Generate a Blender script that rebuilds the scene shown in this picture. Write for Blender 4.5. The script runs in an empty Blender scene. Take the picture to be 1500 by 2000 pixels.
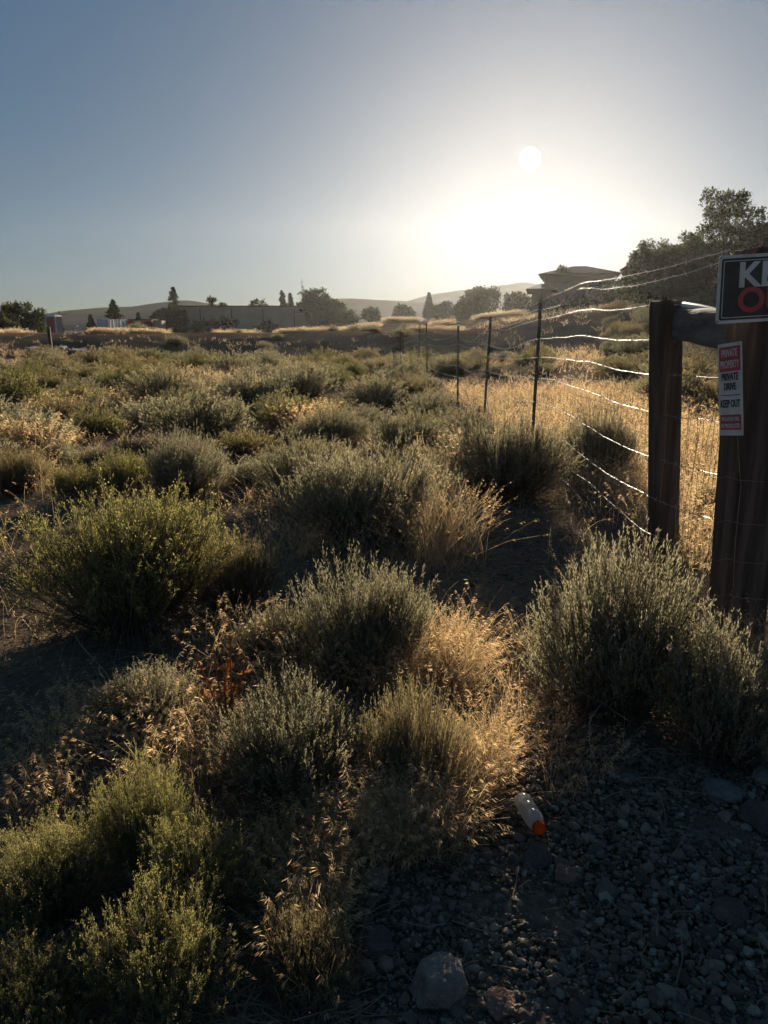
import bpy, bmesh, math, random
import numpy as np
from mathutils import Vector, Matrix, noise as mnoise

# ------------------------------------------------------------------ camera, sky, sun, exposure
scene = bpy.context.scene
COL = scene.collection
F = 1387.0                     # focal length in pixels of the 1500 x 2000 photograph
PITCH = math.radians(14.5)
EYE = 1.6
CP, SP = math.cos(PITCH), math.sin(PITCH)

cam = bpy.data.cameras.new('camera')
cam.sensor_fit = 'VERTICAL'
cam.sensor_height = 24.0
cam.lens = 24.0 * F / 2000.0
cam.clip_start = 0.05
cam.clip_end = 9000
cam_ob = bpy.data.objects.new('camera', cam)
COL.objects.link(cam_ob)
cam_ob.location = (0, 0, EYE)
cam_ob.rotation_euler = (math.radians(90) - PITCH, 0, 0)
scene.camera = cam_ob

SUN_EL = math.radians(11.75)
SUN_AZ = math.radians(10.65)   # to the right of straight ahead (+Y)
SUN_DIR = Vector((math.sin(SUN_AZ) * math.cos(SUN_EL), math.cos(SUN_AZ) * math.cos(SUN_EL), math.sin(SUN_EL)))

world = bpy.data.worlds.new('World')
scene.world = world
world.use_nodes = True
wn = world.node_tree
bg = wn.nodes['Background']
sky = wn.nodes.new('ShaderNodeTexSky')
sky.sky_type = 'NISHITA'
sky.sun_disc = False
sky.sun_elevation = SUN_EL
sky.sun_rotation = SUN_AZ
sky.altitude = 1400
sky.air_density = 0.9
sky.dust_density = 0.05
sky.ozone_density = 2.0
gam = wn.nodes.new('ShaderNodeGamma')          # softer contrast between horizon and zenith, as through thin summer haze
gam.inputs[1].default_value = 0.36
wn.links.new(sky.outputs[0], gam.inputs[0])
hs = wn.nodes.new('ShaderNodeHueSaturation')
hs.inputs['Saturation'].default_value = 2.1
wn.links.new(gam.outputs[0], hs.inputs['Color'])
tint = wn.nodes.new('ShaderNodeMix'); tint.data_type = 'RGBA'; tint.blend_type = 'MULTIPLY'
tint.inputs[0].default_value = 1.0
tint.inputs[7].default_value = (0.95, 0.99, 1.08, 1)
wn.links.new(hs.outputs[0], tint.inputs[6])
wn.links.new(tint.outputs[2], bg.inputs[0])
bg.inputs[1].default_value = 0.05

sun = bpy.data.lights.new('sun_lamp', 'SUN')
sun.energy = 5.0
sun.angle = math.radians(0.5)
sun.color = (1.0, 0.86, 0.66)
sun_ob = bpy.data.objects.new('sun_lamp', sun)
COL.objects.link(sun_ob)
sun_ob.rotation_euler = SUN_DIR.to_track_quat('Z', 'Y').to_euler()
sun_ob.location = (0, 0, 60)

HAZE_DENSITY = 0.0001
HAZE_G = 0.74

scene.view_settings.view_transform = 'Standard'
scene.view_settings.look = 'None'
scene.view_settings.exposure = 1.35
scene.view_settings.gamma = 1.0
scene.view_settings.use_curve_mapping = False
scene.render.engine = 'CYCLES'
cy = scene.cycles
cy.max_bounces = 6
cy.diffuse_bounces = 3
cy.glossy_bounces = 3
cy.transmission_bounces = 6
cy.transparent_max_bounces = 8
cy.volume_bounces = 0
cy.use_denoising = True
cy.sample_clamp_indirect = 4.0
cy.caustics_reflective = False
cy.caustics_refractive = False

rng = np.random.default_rng(11)
random.seed(5)


# ------------------------------------------------------------------ pixels to places
def ray(px, py):
    u, v = (px - 750) / F, (1000 - py) / F
    return np.array([u, CP + v * SP, -SP + v * CP])


def at_y(px, py, y):
    """the point at distance y ahead that is seen at pixel (px, py)"""
    d = ray(px, py)
    t = y / d[1]
    return np.array([d[0] * t, y, EYE + d[2] * t])


def sstep(a, b, x):
    t = np.clip((np.asarray(x, float) - a) / (b - a), 0, 1)
    return t * t * (3 - 2 * t)


def Z(x, y):
    """height of the ground"""
    x = np.asarray(x, float)
    y = np.asarray(y, float)
    z = 0.035 * np.sin(x * 0.9 + 1.3 * np.sin(y * 0.5)) * np.sin(y * 0.7 + 0.4) * sstep(3, 7, y)
    left = 1 - sstep(-9, 1, x)
    crest = 1.32 * left + 1.45 * (1 - left)
    crest = crest * (1 - .85 * sstep(6, 16, x))
    z = z + crest * sstep(36, 45.5, y + 1.2 * np.sin(x * 0.21) + 0.5 * np.sin(x * 0.7))
    z = z - 0.62 * left * sstep(48.5, 60, y)
    z = z + (1 - left) * (1 - .8 * sstep(6, 16, x)) * (0.35 * sstep(56, 66, y) + 0.55 * sstep(72, 82, y) + 0.3 * sstep(95, 130, y))
    z = z + 2.9 * sstep(14, 46, y) * sstep(4, 17, x) * (1 - sstep(90, 240, y))
    # gravel shoulder in the foreground is a touch higher
    z = z + 0.05 * sstep(0.1, 1.0, x) * (1 - sstep(2.0, 2.8, y))
    return z


def ground_hit(px, py):
    d = ray(px, py)
    t = 0.5
    prev = t
    while t < 400:
        p = np.array([0, 0, EYE]) + d * t
        if p[2] <= float(Z(p[0], p[1])):
            lo, hi = prev, t
            for _ in range(25):
                m = (lo + hi) / 2
                p = np.array([0, 0, EYE]) + d * m
                if p[2] <= float(Z(p[0], p[1])):
                    hi = m
                else:
                    lo = m
            return np.array([0, 0, EYE]) + d * hi
        prev = t
        t *= 1.02
    return np.array([0, 0, EYE]) + d * 400


def depth_of(p):
    return p[1] * CP - (p[2] - EYE) * SP


# ------------------------------------------------------------------ object helpers
def tag(o, label=None, cat=None, group=None, kind=None):
    if label: o['label'] = label
    if cat: o['category'] = cat
    if group: o['group'] = group
    if kind: o['kind'] = kind
    return o


def empty(name, loc=(0, 0, 0), rz=0.0):
    o = bpy.data.objects.new(name, None)
    o.empty_display_size = 0.1
    o.location = loc
    o.rotation_euler = (0, 0, rz)
    COL.objects.link(o)
    return o


def link(name, mesh, parent=None, loc=None):
    o = bpy.data.objects.new(name, mesh)
    COL.objects.link(o)
    if parent is not None: o.parent = parent
    if loc is not None: o.location = loc
    return o


def copy_tree(o, parent=None):
    c = o.copy()
    COL.objects.link(c)
    if parent is not None: c.parent = parent
    for ch in list(o.children):
        copy_tree(ch, c)
    return c


class MB:
    """collects numpy geometry, then becomes ONE mesh"""
    def __init__(self):
        self.v, self.f, self.m, self.n = [], [], [], 0

    def add(self, v, f, mi=0):
        v = np.asarray(v, np.float32).reshape(-1, 3)
        f = np.asarray(f, np.int64)
        self.v.append(v)
        self.f.append(f + self.n)
        self.m.append(np.full(len(f), mi, np.int32))
        self.n += len(v)

    def ribbons(self, P, W, S, mi=0):
        """P (n,k,3) spines, W (n,k) widths, S (n,3) side vectors"""
        n, k, _ = P.shape
        if n == 0: return
        off = S[:, None, :] * W[:, :, None] * 0.5
        v = np.stack([P - off, P + off], 2).reshape(-1, 3)
        i = (np.arange(n)[:, None] * k + np.arange(k - 1)[None, :]).reshape(-1) * 2
        self.add(v, np.stack([i, i + 1, i + 3, i + 2], 1), mi)

    def leaves(self, B, D, L, Wd, S, mi=0):
        """diamond leaves: base B, unit direction D, length L, width Wd, side S"""
        n = len(B)
        if n == 0: return
        L = np.asarray(L)[:, None]
        Wd = np.asarray(Wd)[:, None]
        mid = B + D * L * 0.5
        v = np.stack([B, mid + S * Wd * 0.5, B + D * L, mid - S * Wd * 0.5], 1).reshape(-1, 3)
        i = np.arange(n) * 4
        self.add(v, np.stack([i, i + 1, i + 2, i + 3], 1), mi)

    def box(self, x0, x1, y0, y1, z0, z1, mi=0):
        v = [(x0, y0, z0), (x1, y0, z0), (x1, y1, z0), (x0, y1, z0), (x0, y0, z1), (x1, y0, z1), (x1, y1, z1), (x0, y1, z1)]
        f = [(0, 3, 2, 1), (4, 5, 6, 7), (0, 1, 5, 4), (1, 2, 6, 5), (2, 3, 7, 6), (3, 0, 4, 7)]
        self.add(v, f, mi)

    def tube(self, pts, rad, sides=6, mi=0):
        pts = np.asarray(pts, float)
        k = len(pts)
        rad = np.broadcast_to(np.asarray(rad, float), (k,))
        t = np.gradient(pts, axis=0)
        t /= np.linalg.norm(t, axis=1, keepdims=True) + 1e-9
        ref = np.array([0.31, 0.2, 0.93])
        a = np.cross(t, ref)
        a /= np.linalg.norm(a, axis=1, keepdims=True) + 1e-9
        b = np.cross(t, a)
        ang = np.arange(sides) * 2 * math.pi / sides
        ring = a[:, None, :] * np.cos(ang)[None, :, None] + b[:, None, :] * np.sin(ang)[None, :, None]
        v = (pts[:, None, :] + ring * rad[:, None, None]).reshape(-1, 3)
        f = []
        for i in range(k - 1):
            for j in range(sides):
                j2 = (j + 1) % sides
                f.append((i * sides + j, i * sides + j2, (i + 1) * sides + j2, (i + 1) * sides + j))
        self.add(v, f, mi)
        # end caps as fans of quads through the centre vertex
        for base, c in ((0, pts[0]), ((k - 1) * sides, pts[-1])):
            cv = np.vstack([v[base:base + sides], c[None]])
            ff = [(j, (j + 1) % sides, sides, sides) for j in range(sides)]
            self.add(cv, ff, mi)

    def mesh(self, name, mats, smooth=False):
        me = bpy.data.meshes.new(name)
        if not isinstance(mats, (list, tuple)): mats = [mats]
        for m in mats: me.materials.append(m)
        V = np.concatenate(self.v)
        # faces may be quads (4) or tris given as (a,b,c,c)
        Fq = np.concatenate([f if f.shape[1] == 4 else np.hstack([f, f[:, -1:]]) for f in self.f])
        mi = np.concatenate(self.m)
        tri = Fq[:, 2] == Fq[:, 3]
        tot = np.where(tri, 3, 4)
        start = np.concatenate([[0], np.cumsum(tot)[:-1]])
        mask = np.ones(Fq.shape, bool)
        mask[tri, 3] = False
        loops = Fq[mask]
        me.vertices.add(len(V))
        me.vertices.foreach_set('co', V.astype(np.float32).ravel())
        me.loops.add(len(loops))
        me.loops.foreach_set('vertex_index', loops.astype(np.int32))
        me.polygons.add(len(Fq))
        me.polygons.foreach_set('loop_start', start.astype(np.int32))
        me.polygons.foreach_set('loop_total', tot.astype(np.int32))
        me.polygons.foreach_set('material_index', mi)
        me.polygons.foreach_set('use_smooth', np.full(len(Fq), smooth, bool))
        me.update(calc_edges=True)
        return me


def unit(a):
    return a / (np.linalg.norm(a, axis=-1, keepdims=True) + 1e-9)


def rand_dir(n, r):
    return unit(r.normal(size=(n, 3)))


# ------------------------------------------------------------------ materials
def new_mat(name):
    m = bpy.data.materials.new(name)
    m.use_nodes = True
    nt = m.node_tree
    for n in list(nt.nodes): nt.nodes.remove(n)
    out = nt.nodes.new('ShaderNodeOutputMaterial')
    return m, nt, out


def coord(nt, scale=1.0, kind='Object'):
    tc = nt.nodes.new('ShaderNodeTexCoord')
    mp = nt.nodes.new('ShaderNodeMapping')
    mp.inputs['Scale'].default_value = (scale,) * 3 if not isinstance(scale, tuple) else scale
    nt.links.new(tc.outputs[kind], mp.inputs[0])
    return mp.outputs[0]


def noise_tex(nt, vec, scale, detail=4, rough=0.6):
    n = nt.nodes.new('ShaderNodeTexNoise')
    n.inputs['Scale'].default_value = scale
    n.inputs['Detail'].default_value = detail
    n.inputs['Roughness'].default_value = rough
    nt.links.new(vec, n.inputs['Vector'])
    return n.outputs['Fac']


def ramp(nt, fac, stops):
    r = nt.nodes.new('ShaderNodeValToRGB')
    el = r.color_ramp.elements
    while len(el) > len(stops): el.remove(el[-1])
    while len(el) < len(stops): el.new(0.5)
    for e, (p, c) in zip(el, stops):
        e.position = p
        e.color = (*c, 1)
    nt.links.new(fac, r.inputs[0])
    return r.outputs[0]


def leaf_mat(name, cols, trans=0.5, tint=(1, 1, 1), scale=9, island=True):
    """thin leaves: diffuse plus translucent, colour varied leaf by leaf and clump by clump"""
    m, nt, out = new_mat(name)
    vec = coord(nt)
    fac = noise_tex(nt, vec, scale, 3)
    geo = nt.nodes.new('ShaderNodeNewGeometry')
    oi = nt.nodes.new('ShaderNodeObjectInfo')
    a = nt.nodes.new('ShaderNodeMath'); a.operation = 'MULTIPLY_ADD'
    nt.links.new(geo.outputs['Random Per Island'], a.inputs[0])
    a.inputs[1].default_value = 0.45 if island else 0.0
    nt.links.new(fac, a.inputs[2])
    b = nt.nodes.new('ShaderNodeMath'); b.operation = 'MULTIPLY_ADD'
    nt.links.new(oi.outputs['Random'], b.inputs[0])
    b.inputs[1].default_value = 0.35
    nt.links.new(a.outputs[0], b.inputs[2])
    c = nt.nodes.new('ShaderNodeMath'); c.operation = 'MULTIPLY'
    nt.links.new(b.outputs[0], c.inputs[0]); c.inputs[1].default_value = 0.75
    k = len(cols)
    col = ramp(nt, c.outputs[0], [(0.25 + 0.55 * i / max(1, k - 1), cc) for i, cc in enumerate(cols)])
    d = nt.nodes.new('ShaderNodeBsdfDiffuse')
    t = nt.nodes.new('ShaderNodeBsdfTranslucent')
    nt.links.new(col, d.inputs[0])
    mu = nt.nodes.new('ShaderNodeMix'); mu.data_type = 'RGBA'; mu.blend_type = 'MULTIPLY'
    mu.inputs[0].default_value = 1
    nt.links.new(col, mu.inputs[6]); mu.inputs[7].default_value = (*tint, 1)
    nt.links.new(mu.outputs[2], t.inputs[0])
    mx = nt.nodes.new('ShaderNodeMixShader'); mx.inputs[0].default_value = trans
    nt.links.new(d.outputs[0], mx.inputs[1]); nt.links.new(t.outputs[0], mx.inputs[2])
    nt.links.new(mx.outputs[0], out.inputs[0])
    return m


def solid_mat(name, stops, scale=8, rough=0.85, bump=0.3, bump_scale=None, metallic=0.0, spec=0.3, stretch=None, detail=6):
    m, nt, out = new_mat(name)
    vec = coord(nt, stretch if stretch else 1.0)
    fac = noise_tex(nt, vec, scale, detail)
    col = ramp(nt, fac, stops)
    p = nt.nodes.new('ShaderNodeBsdfPrincipled')
    nt.links.new(col, p.inputs['Base Color'])
    p.inputs['Roughness'].default_value = rough
    p.inputs['Metallic'].default_value = metallic
    p.inputs['Specular IOR Level'].default_value = spec
    if bump:
        bf = noise_tex(nt, vec, bump_scale or scale * 3, 5)
        bn = nt.nodes.new('ShaderNodeBump')
        bn.inputs['Strength'].default_value = bump
        bn.inputs['Distance'].default_value = 0.02
        nt.links.new(bf, bn.inputs['Height'])
        nt.links.new(bn.outputs[0], p.inputs['Normal'])
    nt.links.new(p.outputs[0], out.inputs[0])
    return m


M = {}
M['sage'] = leaf_mat('sage_leaf', [(.155, .145, .095), (.24, .225, .155), (.325, .305, .22)], .5, (1.04, 1.0, .82))
M['rabbit'] = leaf_mat('rabbitbrush_leaf', [(.10, .10, .05), (.17, .165, .085), (.245, .235, .135)], .5, (1.06, 1.02, .68))
M['bud'] = leaf_mat('rabbitbrush_bud', [(.23, .225, .095), (.32, .305, .13), (.41, .38, .19)], .5, (1.1, 1.0, .6))
M['olive'] = leaf_mat('dry_rabbitbrush_leaf', [(.15, .13, .08), (.21, .185, .12), (.28, .25, .175)], .52, (1.1, 1.0, .65))
M['stem'] = leaf_mat('shrub_stem', [(.06, .045, .032), (.11, .085, .06), (.17, .14, .105)], .12, (1, .9, .75))
M['straw'] = leaf_mat('dry_grass_blade', [(.30, .22, .125), (.44, .345, .215), (.56, .465, .325)], .58, (1.04, .94, .76), scale=2.5)
M['husk'] = leaf_mat('dry_grass_seed', [(.46, .33, .17), (.60, .45, .27), (.72, .58, .40)], .6, (1.05, .92, .7), scale=2.5)
M['paleseed'] = leaf_mat('pale_grass', [(.36, .28, .19), (.46, .37, .26), (.56, .47, .35)], .55, (1.05, .94, .8), scale=1.2)
M['rustweed'] = leaf_mat('rust_weed', [(.16, .065, .022), (.25, .11, .04), (.33, .17, .075)], .3, (1.05, .9, .7))
M['litter'] = leaf_mat('straw_litter', [(.10, .07, .045), (.17, .125, .08), (.26, .20, .13)], .1)
M['tree'] = leaf_mat('tree_leaf', [(.024, .032, .017), (.043, .053, .027), (.066, .076, .042)], .4, (1.1, 1.05, .6), scale=.6)
M['pine'] = leaf_mat('pine_needle', [(.022, .034, .02), (.04, .055, .032), (.06, .075, .045)], .25, (1, 1, .7), scale=.6)
M['bark'] = solid_mat('bark', [(.3, (.05, .037, .028)), (.7, (.12, .092, .07))], 6, .95, .6, stretch=(1, 1, .2))
M['deadwood'] = solid_mat('dead_wood', [(.3, (.12, .10, .085)), (.7, (.22, .19, .165))], 6, .95, .4)
M['post'] = solid_mat('weathered_timber', [(.25, (.03, .022, .018)), (.5, (.085, .06, .046)), (.75, (.18, .135, .108))], 16, .92, .9, 40, stretch=(1, 1, .07))
M['beam'] = solid_mat('grey_timber', [(.25, (.06, .053, .05)), (.75, (.20, .18, .17))], 14, .9, .9, 30, stretch=(.5, .12, 1), spec=.1)
M['pipe'] = solid_mat('white_pipe', [(.3, (.62, .61, .58)), (.7, (.74, .73, .70))], 12, .4, .05)
M['tpost'] = solid_mat('green_steel_post', [(.3, (.07, .075, .06)), (.55, (.13, .135, .105)), (.75, (.19, .125, .08))], 7, .6, .1, metallic=.3)
M['wire'] = solid_mat('galvanised_wire', [(.3, (.26, .24, .22)), (.7, (.46, .44, .41))], 30, .5, .0, metallic=.8)
M['rustwire'] = solid_mat('rusty_wire', [(.3, (.20, .15, .11)), (.7, (.38, .30, .23))], 20, .55, .0, metallic=.5)
M['palewire'] = solid_mat('pale_wire', [(.3, (.34, .29, .23)), (.7, (.50, .44, .36))], 20, .6, .0)
M['black'] = solid_mat('sign_black', [(.3, (.03, .029, .028)), (.7, (.065, .062, .058))], 10, .5, .05)
M['white'] = solid_mat('sign_white', [(.25, (.42, .40, .37)), (.5, (.58, .57, .55)), (.75, (.66, .65, .63))], 9, .5, .03)
M['red'] = solid_mat('sign_red', [(.25, (.30, .05, .055)), (.5, (.40, .065, .07)), (.75, (.46, .10, .10))], 9, .5, .03)
M['rock'] = solid_mat('grey_rock', [(.25, (.16, .128, .10)), (.5, (.30, .25, .205)), (.75, (.45, .385, .325))], 14, .95, 1.0, 85, spec=.1)
M['redrock'] = solid_mat('red_rock', [(.25, (.15, .08, .055)), (.75, (.28, .17, .125))], 9, .95, .6, 40)
M['darkrock'] = solid_mat('dark_rock', [(.25, (.08, .063, .05)), (.75, (.20, .16, .13))], 14, .95, 1.0, 85, spec=.1)
M['paleslab'] = solid_mat('pale_slab', [(.3, (.085, .074, .064)), (.75, (.25, .225, .20))], 14, .95, .8, 30)


def pebble_mat():
    m, nt, out = new_mat('pebbles')
    geo = nt.nodes.new('ShaderNodeNewGeometry')
    col = ramp(nt, geo.outputs['Random Per Island'], [(0, (.055, .039, .025)), (.3, (.11, .083, .056)), (.6, (.165, .126, .089)),
                                                      (.78, (.19, .135, .095)), (.94, (.24, .195, .145)), (1, (.31, .26, .20))])
    n = noise_tex(nt, coord(nt), 60, 4)
    mu = nt.nodes.new('ShaderNodeMix'); mu.data_type = 'RGBA'; mu.blend_type = 'MULTIPLY'; mu.inputs[0].default_value = .6
    nt.links.new(col, mu.inputs[6])
    nt.links.new(ramp(nt, n, [(.25, (.55, .55, .55)), (.75, (1.2, 1.2, 1.2))]), mu.inputs[7])
    p = nt.nodes.new('ShaderNodeBsdfPrincipled')
    p.inputs['Roughness'].default_value = .8
    p.inputs['Specular IOR Level'].default_value = .35
    nt.links.new(mu.outputs[2], p.inputs['Base Color'])
    nt.links.new(p.outputs[0], out.inputs[0])
    return m


M['pebble'] = pebble_mat()


def ground_mat():
    m, nt, out = new_mat('dry_soil')
    vec = coord(nt)
    big = noise_tex(nt, vec, .35, 5)
    fine = noise_tex(nt, vec, 14, 8, .7)
    soil = ramp(nt, fine, [(.25, (.055, .041, .032)), (.5, (.105, .08, .06)), (.75, (.18, .14, .105))])
    dust = ramp(nt, fine, [(.25, (.10, .072, .048)), (.5, (.155, .115, .078)), (.75, (.21, .16, .11))])
    mx = nt.nodes.new('ShaderNodeMix'); mx.data_type = 'RGBA'
    nt.links.new(ramp(nt, big, [(.42, (0, 0, 0)), (.6, (1, 1, 1))]), mx.inputs[0])
    nt.links.new(soil, mx.inputs[6]); nt.links.new(dust, mx.inputs[7])
    p = nt.nodes.new('ShaderNodeBsdfDiffuse')
    nt.links.new(mx.outputs[2], p.inputs['Color'])
    vo = nt.nodes.new('ShaderNodeTexVoronoi'); vo.inputs['Scale'].default_value = 38
    nt.links.new(vec, vo.inputs['Vector'])
    ad = nt.nodes.new('ShaderNodeMath'); ad.operation = 'MULTIPLY_ADD'
    nt.links.new(vo.outputs[0], ad.inputs[0]); ad.inputs[1].default_value = -.6
    nt.links.new(fine, ad.inputs[2])
    bn = nt.nodes.new('ShaderNodeBump'); bn.inputs['Strength'].default_value = .45; bn.inputs['Distance'].default_value = .012
    nt.links.new(ad.outputs[0], bn.inputs['Height'])
    nt.links.new(bn.outputs[0], p.inputs['Normal'])
    nt.links.new(p.outputs[0], out.inputs[0])
    return m


M['soil'] = ground_mat()

# ------------------------------------------------------------------ setting: ground, driveway, hills, sun
GX = 560.0


def build_ground():
    def axis(n, lim, near):
        t = np.linspace(-1, 1, n)
        k = math.asinh(lim / near)
        return near * np.sinh(k * t)
    xs = axis(421, GX, 1.2)
    ty = np.linspace(-.45, 1, 520)
    k = math.asinh(GX / 2.0)
    ys = 2.0 * np.sinh(k * ty) + 1.5
    X, Y = np.meshgrid(xs, ys)
    Zz = Z(X, Y)
    near = np.exp(-(X ** 2 + (Y - 3) ** 2) / 90)
    nz = np.zeros_like(Zz)
    it = np.argwhere(near > .01)
    for i, j in it:
        p = Vector((X[i, j], Y[i, j], 0))
        nz[i, j] = .035 * mnoise.noise(p * 2.1) + .015 * mnoise.noise(p * 7)
    Zz = Zz + nz * near
    V = np.stack([X, Y, Zz], -1).reshape(-1, 3)
    w = len(xs); h = len(ys)
    i = (np.arange(h - 1)[:, None] * w + np.arange(w - 1)[None, :]).reshape(-1)
    b = MB(); b.add(V, np.stack([i, i + 1, i + w + 1, i + w], 1))
    tag(link('ground', b.mesh('ground', M['soil'], True)), kind='structure')


build_ground()


def build_strip(name, pts, width, mat, dz=.012):
    pts = np.asarray(pts, float)
    t = np.linspace(0, 1, 90)
    s = np.linspace(0, 1, len(pts))
    cx = np.interp(t, s, pts[:, 0]); cyy = np.interp(t, s, pts[:, 1])
    d = unit(np.stack([np.gradient(cx), np.gradient(cyy)], -1))
    nx, ny = -d[:, 1], d[:, 0]
    q = np.linspace(-.5, .5, 13)
    wob = 1 + .08 * np.sin(t * 40)
    X = cx[:, None] + nx[:, None] * q[None] * width * wob[:, None]
    Y = cyy[:, None] + ny[:, None] * q[None] * width * wob[:, None]
    V = np.stack([X, Y, Z(X, Y) + dz], -1).reshape(-1, 3)
    i = (np.arange(89)[:, None] * 13 + np.arange(12)[None]).reshape(-1)
    b = MB(); b.add(V, np.stack([i, i + 1, i + 14, i + 13], 1))
    tag(link(name, b.mesh(name, mat, True)), kind='structure')


M['drive'] = solid_mat('gravel_drive', [(.3, (.13, .125, .12)), (.7, (.22, .21, .20))], 20, .95, .5, 60)
build_strip('driveway', [(6.5, 15.5), (9.5, 16.5), (13, 18.5), (19, 22), (26, 24)], 3.4, M['drive'], .03)

M['hill'] = solid_mat('sage_hills', [(.3, (.075, .075, .06)), (.5, (.115, .11, .085)), (.7, (.16, .145, .11))], .02, .95, .0, detail=8, spec=.0)


def build_hill(name, prof, y, depth, seed):
    """a ridge whose crest stands at distance y with the given skyline"""
    prof = np.array([at_y(px, py, y)[[0, 2]] for px, py in prof])
    nx, ny = 220, 40
    xs = np.linspace(prof[0, 0], prof[-1, 0], nx)
    hs = np.interp(xs, prof[:, 0], prof[:, 1])
    ke = np.hanning(9); ke /= ke.sum()
    hs = np.convolve(np.pad(hs, 4, mode='edge'), ke, 'valid')
    v = np.linspace(-1, 1, ny)
    V = np.zeros((ny, nx, 3))
    base = 0.3
    for j, t in enumerate(v):
        fall = (1 - abs(t)) ** .8
        for i, x in enumerate(xs):
            n = mnoise.fractal(Vector((x * .02 + seed, t * 2.2, seed)), 1.0, 2.0, 5)
            hgt = base + (hs[i] - base) * (fall + .13 * n * (1 - fall) * fall * 4 + .012 * mnoise.noise(Vector((x * .12, seed, 0))))
            V[j, i] = (x, y + t * depth + 25 * n * (1 - abs(t)) * abs(t) * 2, max(hgt, -.3) if abs(t) < .999 else -.5)
    i = (np.arange(ny - 1)[:, None] * nx + np.arange(nx - 1)[None]).reshape(-1)
    b = MB(); b.add(V.reshape(-1, 3), np.stack([i, i + 1, i + nx + 1, i + nx], 1))
    tag(link(name, b.mesh(name, M['hill'], True)), kind='structure')


build_hill('hills', [(40, 632), (88, 613), (130, 606), (200, 600), (260, 598), (300, 592), (340, 587), (370, 585), (400, 590), (440, 595), (500, 603), (560, 610), (640, 628)], 340, 70, 2.0)
build_hill('hills', [(540, 632), (580, 604), (620, 590), (650, 583), (690, 582), (740, 585), (790, 587), (850, 592), (900, 601), (1000, 612), (1080, 632)], 360, 70, 7.0)
build_hill('hills', [(700, 632), (780, 592), (830, 577), (880, 568), (940, 560), (990, 554), (1030, 548), (1052, 555), (1100, 568), (1200, 575), (1300, 560), (1400, 505), (1470, 450), (1560, 405), (1700, 380), (1900, 400), (2100, 470), (2300, 632)], 440, 95, 13.0)  # rise on the right is added, hidden behind the houses, to deepen the haze


def build_sun():
    m, nt, out = new_mat('sun_surface')
    e = nt.nodes.new('ShaderNodeEmission')
    e.inputs[0].default_value = (1, .95, .82, 1)
    lw = nt.nodes.new('ShaderNodeLayerWeight'); lw.inputs[0].default_value = .5     # emission fades towards the rim, a soft glow edge put into the disc
    inv = nt.nodes.new('ShaderNodeMath'); inv.operation = 'SUBTRACT'; inv.inputs[0].default_value = 1.0
    nt.links.new(lw.outputs['Facing'], inv.inputs[1])
    pw = nt.nodes.new('ShaderNodeMath'); pw.operation = 'POWER'; pw.inputs[1].default_value = 3.0
    nt.links.new(inv.outputs[0], pw.inputs[0])
    ml = nt.nodes.new('ShaderNodeMath'); ml.operation = 'MULTIPLY'; ml.inputs[1].default_value = 1.3
    nt.links.new(pw.outputs[0], ml.inputs[0])
    nt.links.new(ml.outputs[0], e.inputs[1])
    tp = nt.nodes.new('ShaderNodeBsdfTransparent')      # transparent, so the sphere does not block the sun lamp
    ad = nt.nodes.new('ShaderNodeAddShader')
    nt.links.new(e.outputs[0], ad.inputs[0]); nt.links.new(tp.outputs[0], ad.inputs[1])
    nt.links.new(ad.outputs[0], out.inputs[0])
    m.cycles.emission_sampling = 'NONE'
    bm = bmesh.new()
    bmesh.ops.create_icosphere(bm, subdivisions=4, radius=6000 * math.tan(math.radians(0.8)))
    me = bpy.data.meshes.new('sun'); bm.to_mesh(me); bm.free()
    me.materials.append(m)
    o = link('sun', me)
    o.location = Vector((0, 0, EYE)) + SUN_DIR * 6000
    tag(o, kind='structure')


build_sun()

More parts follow.
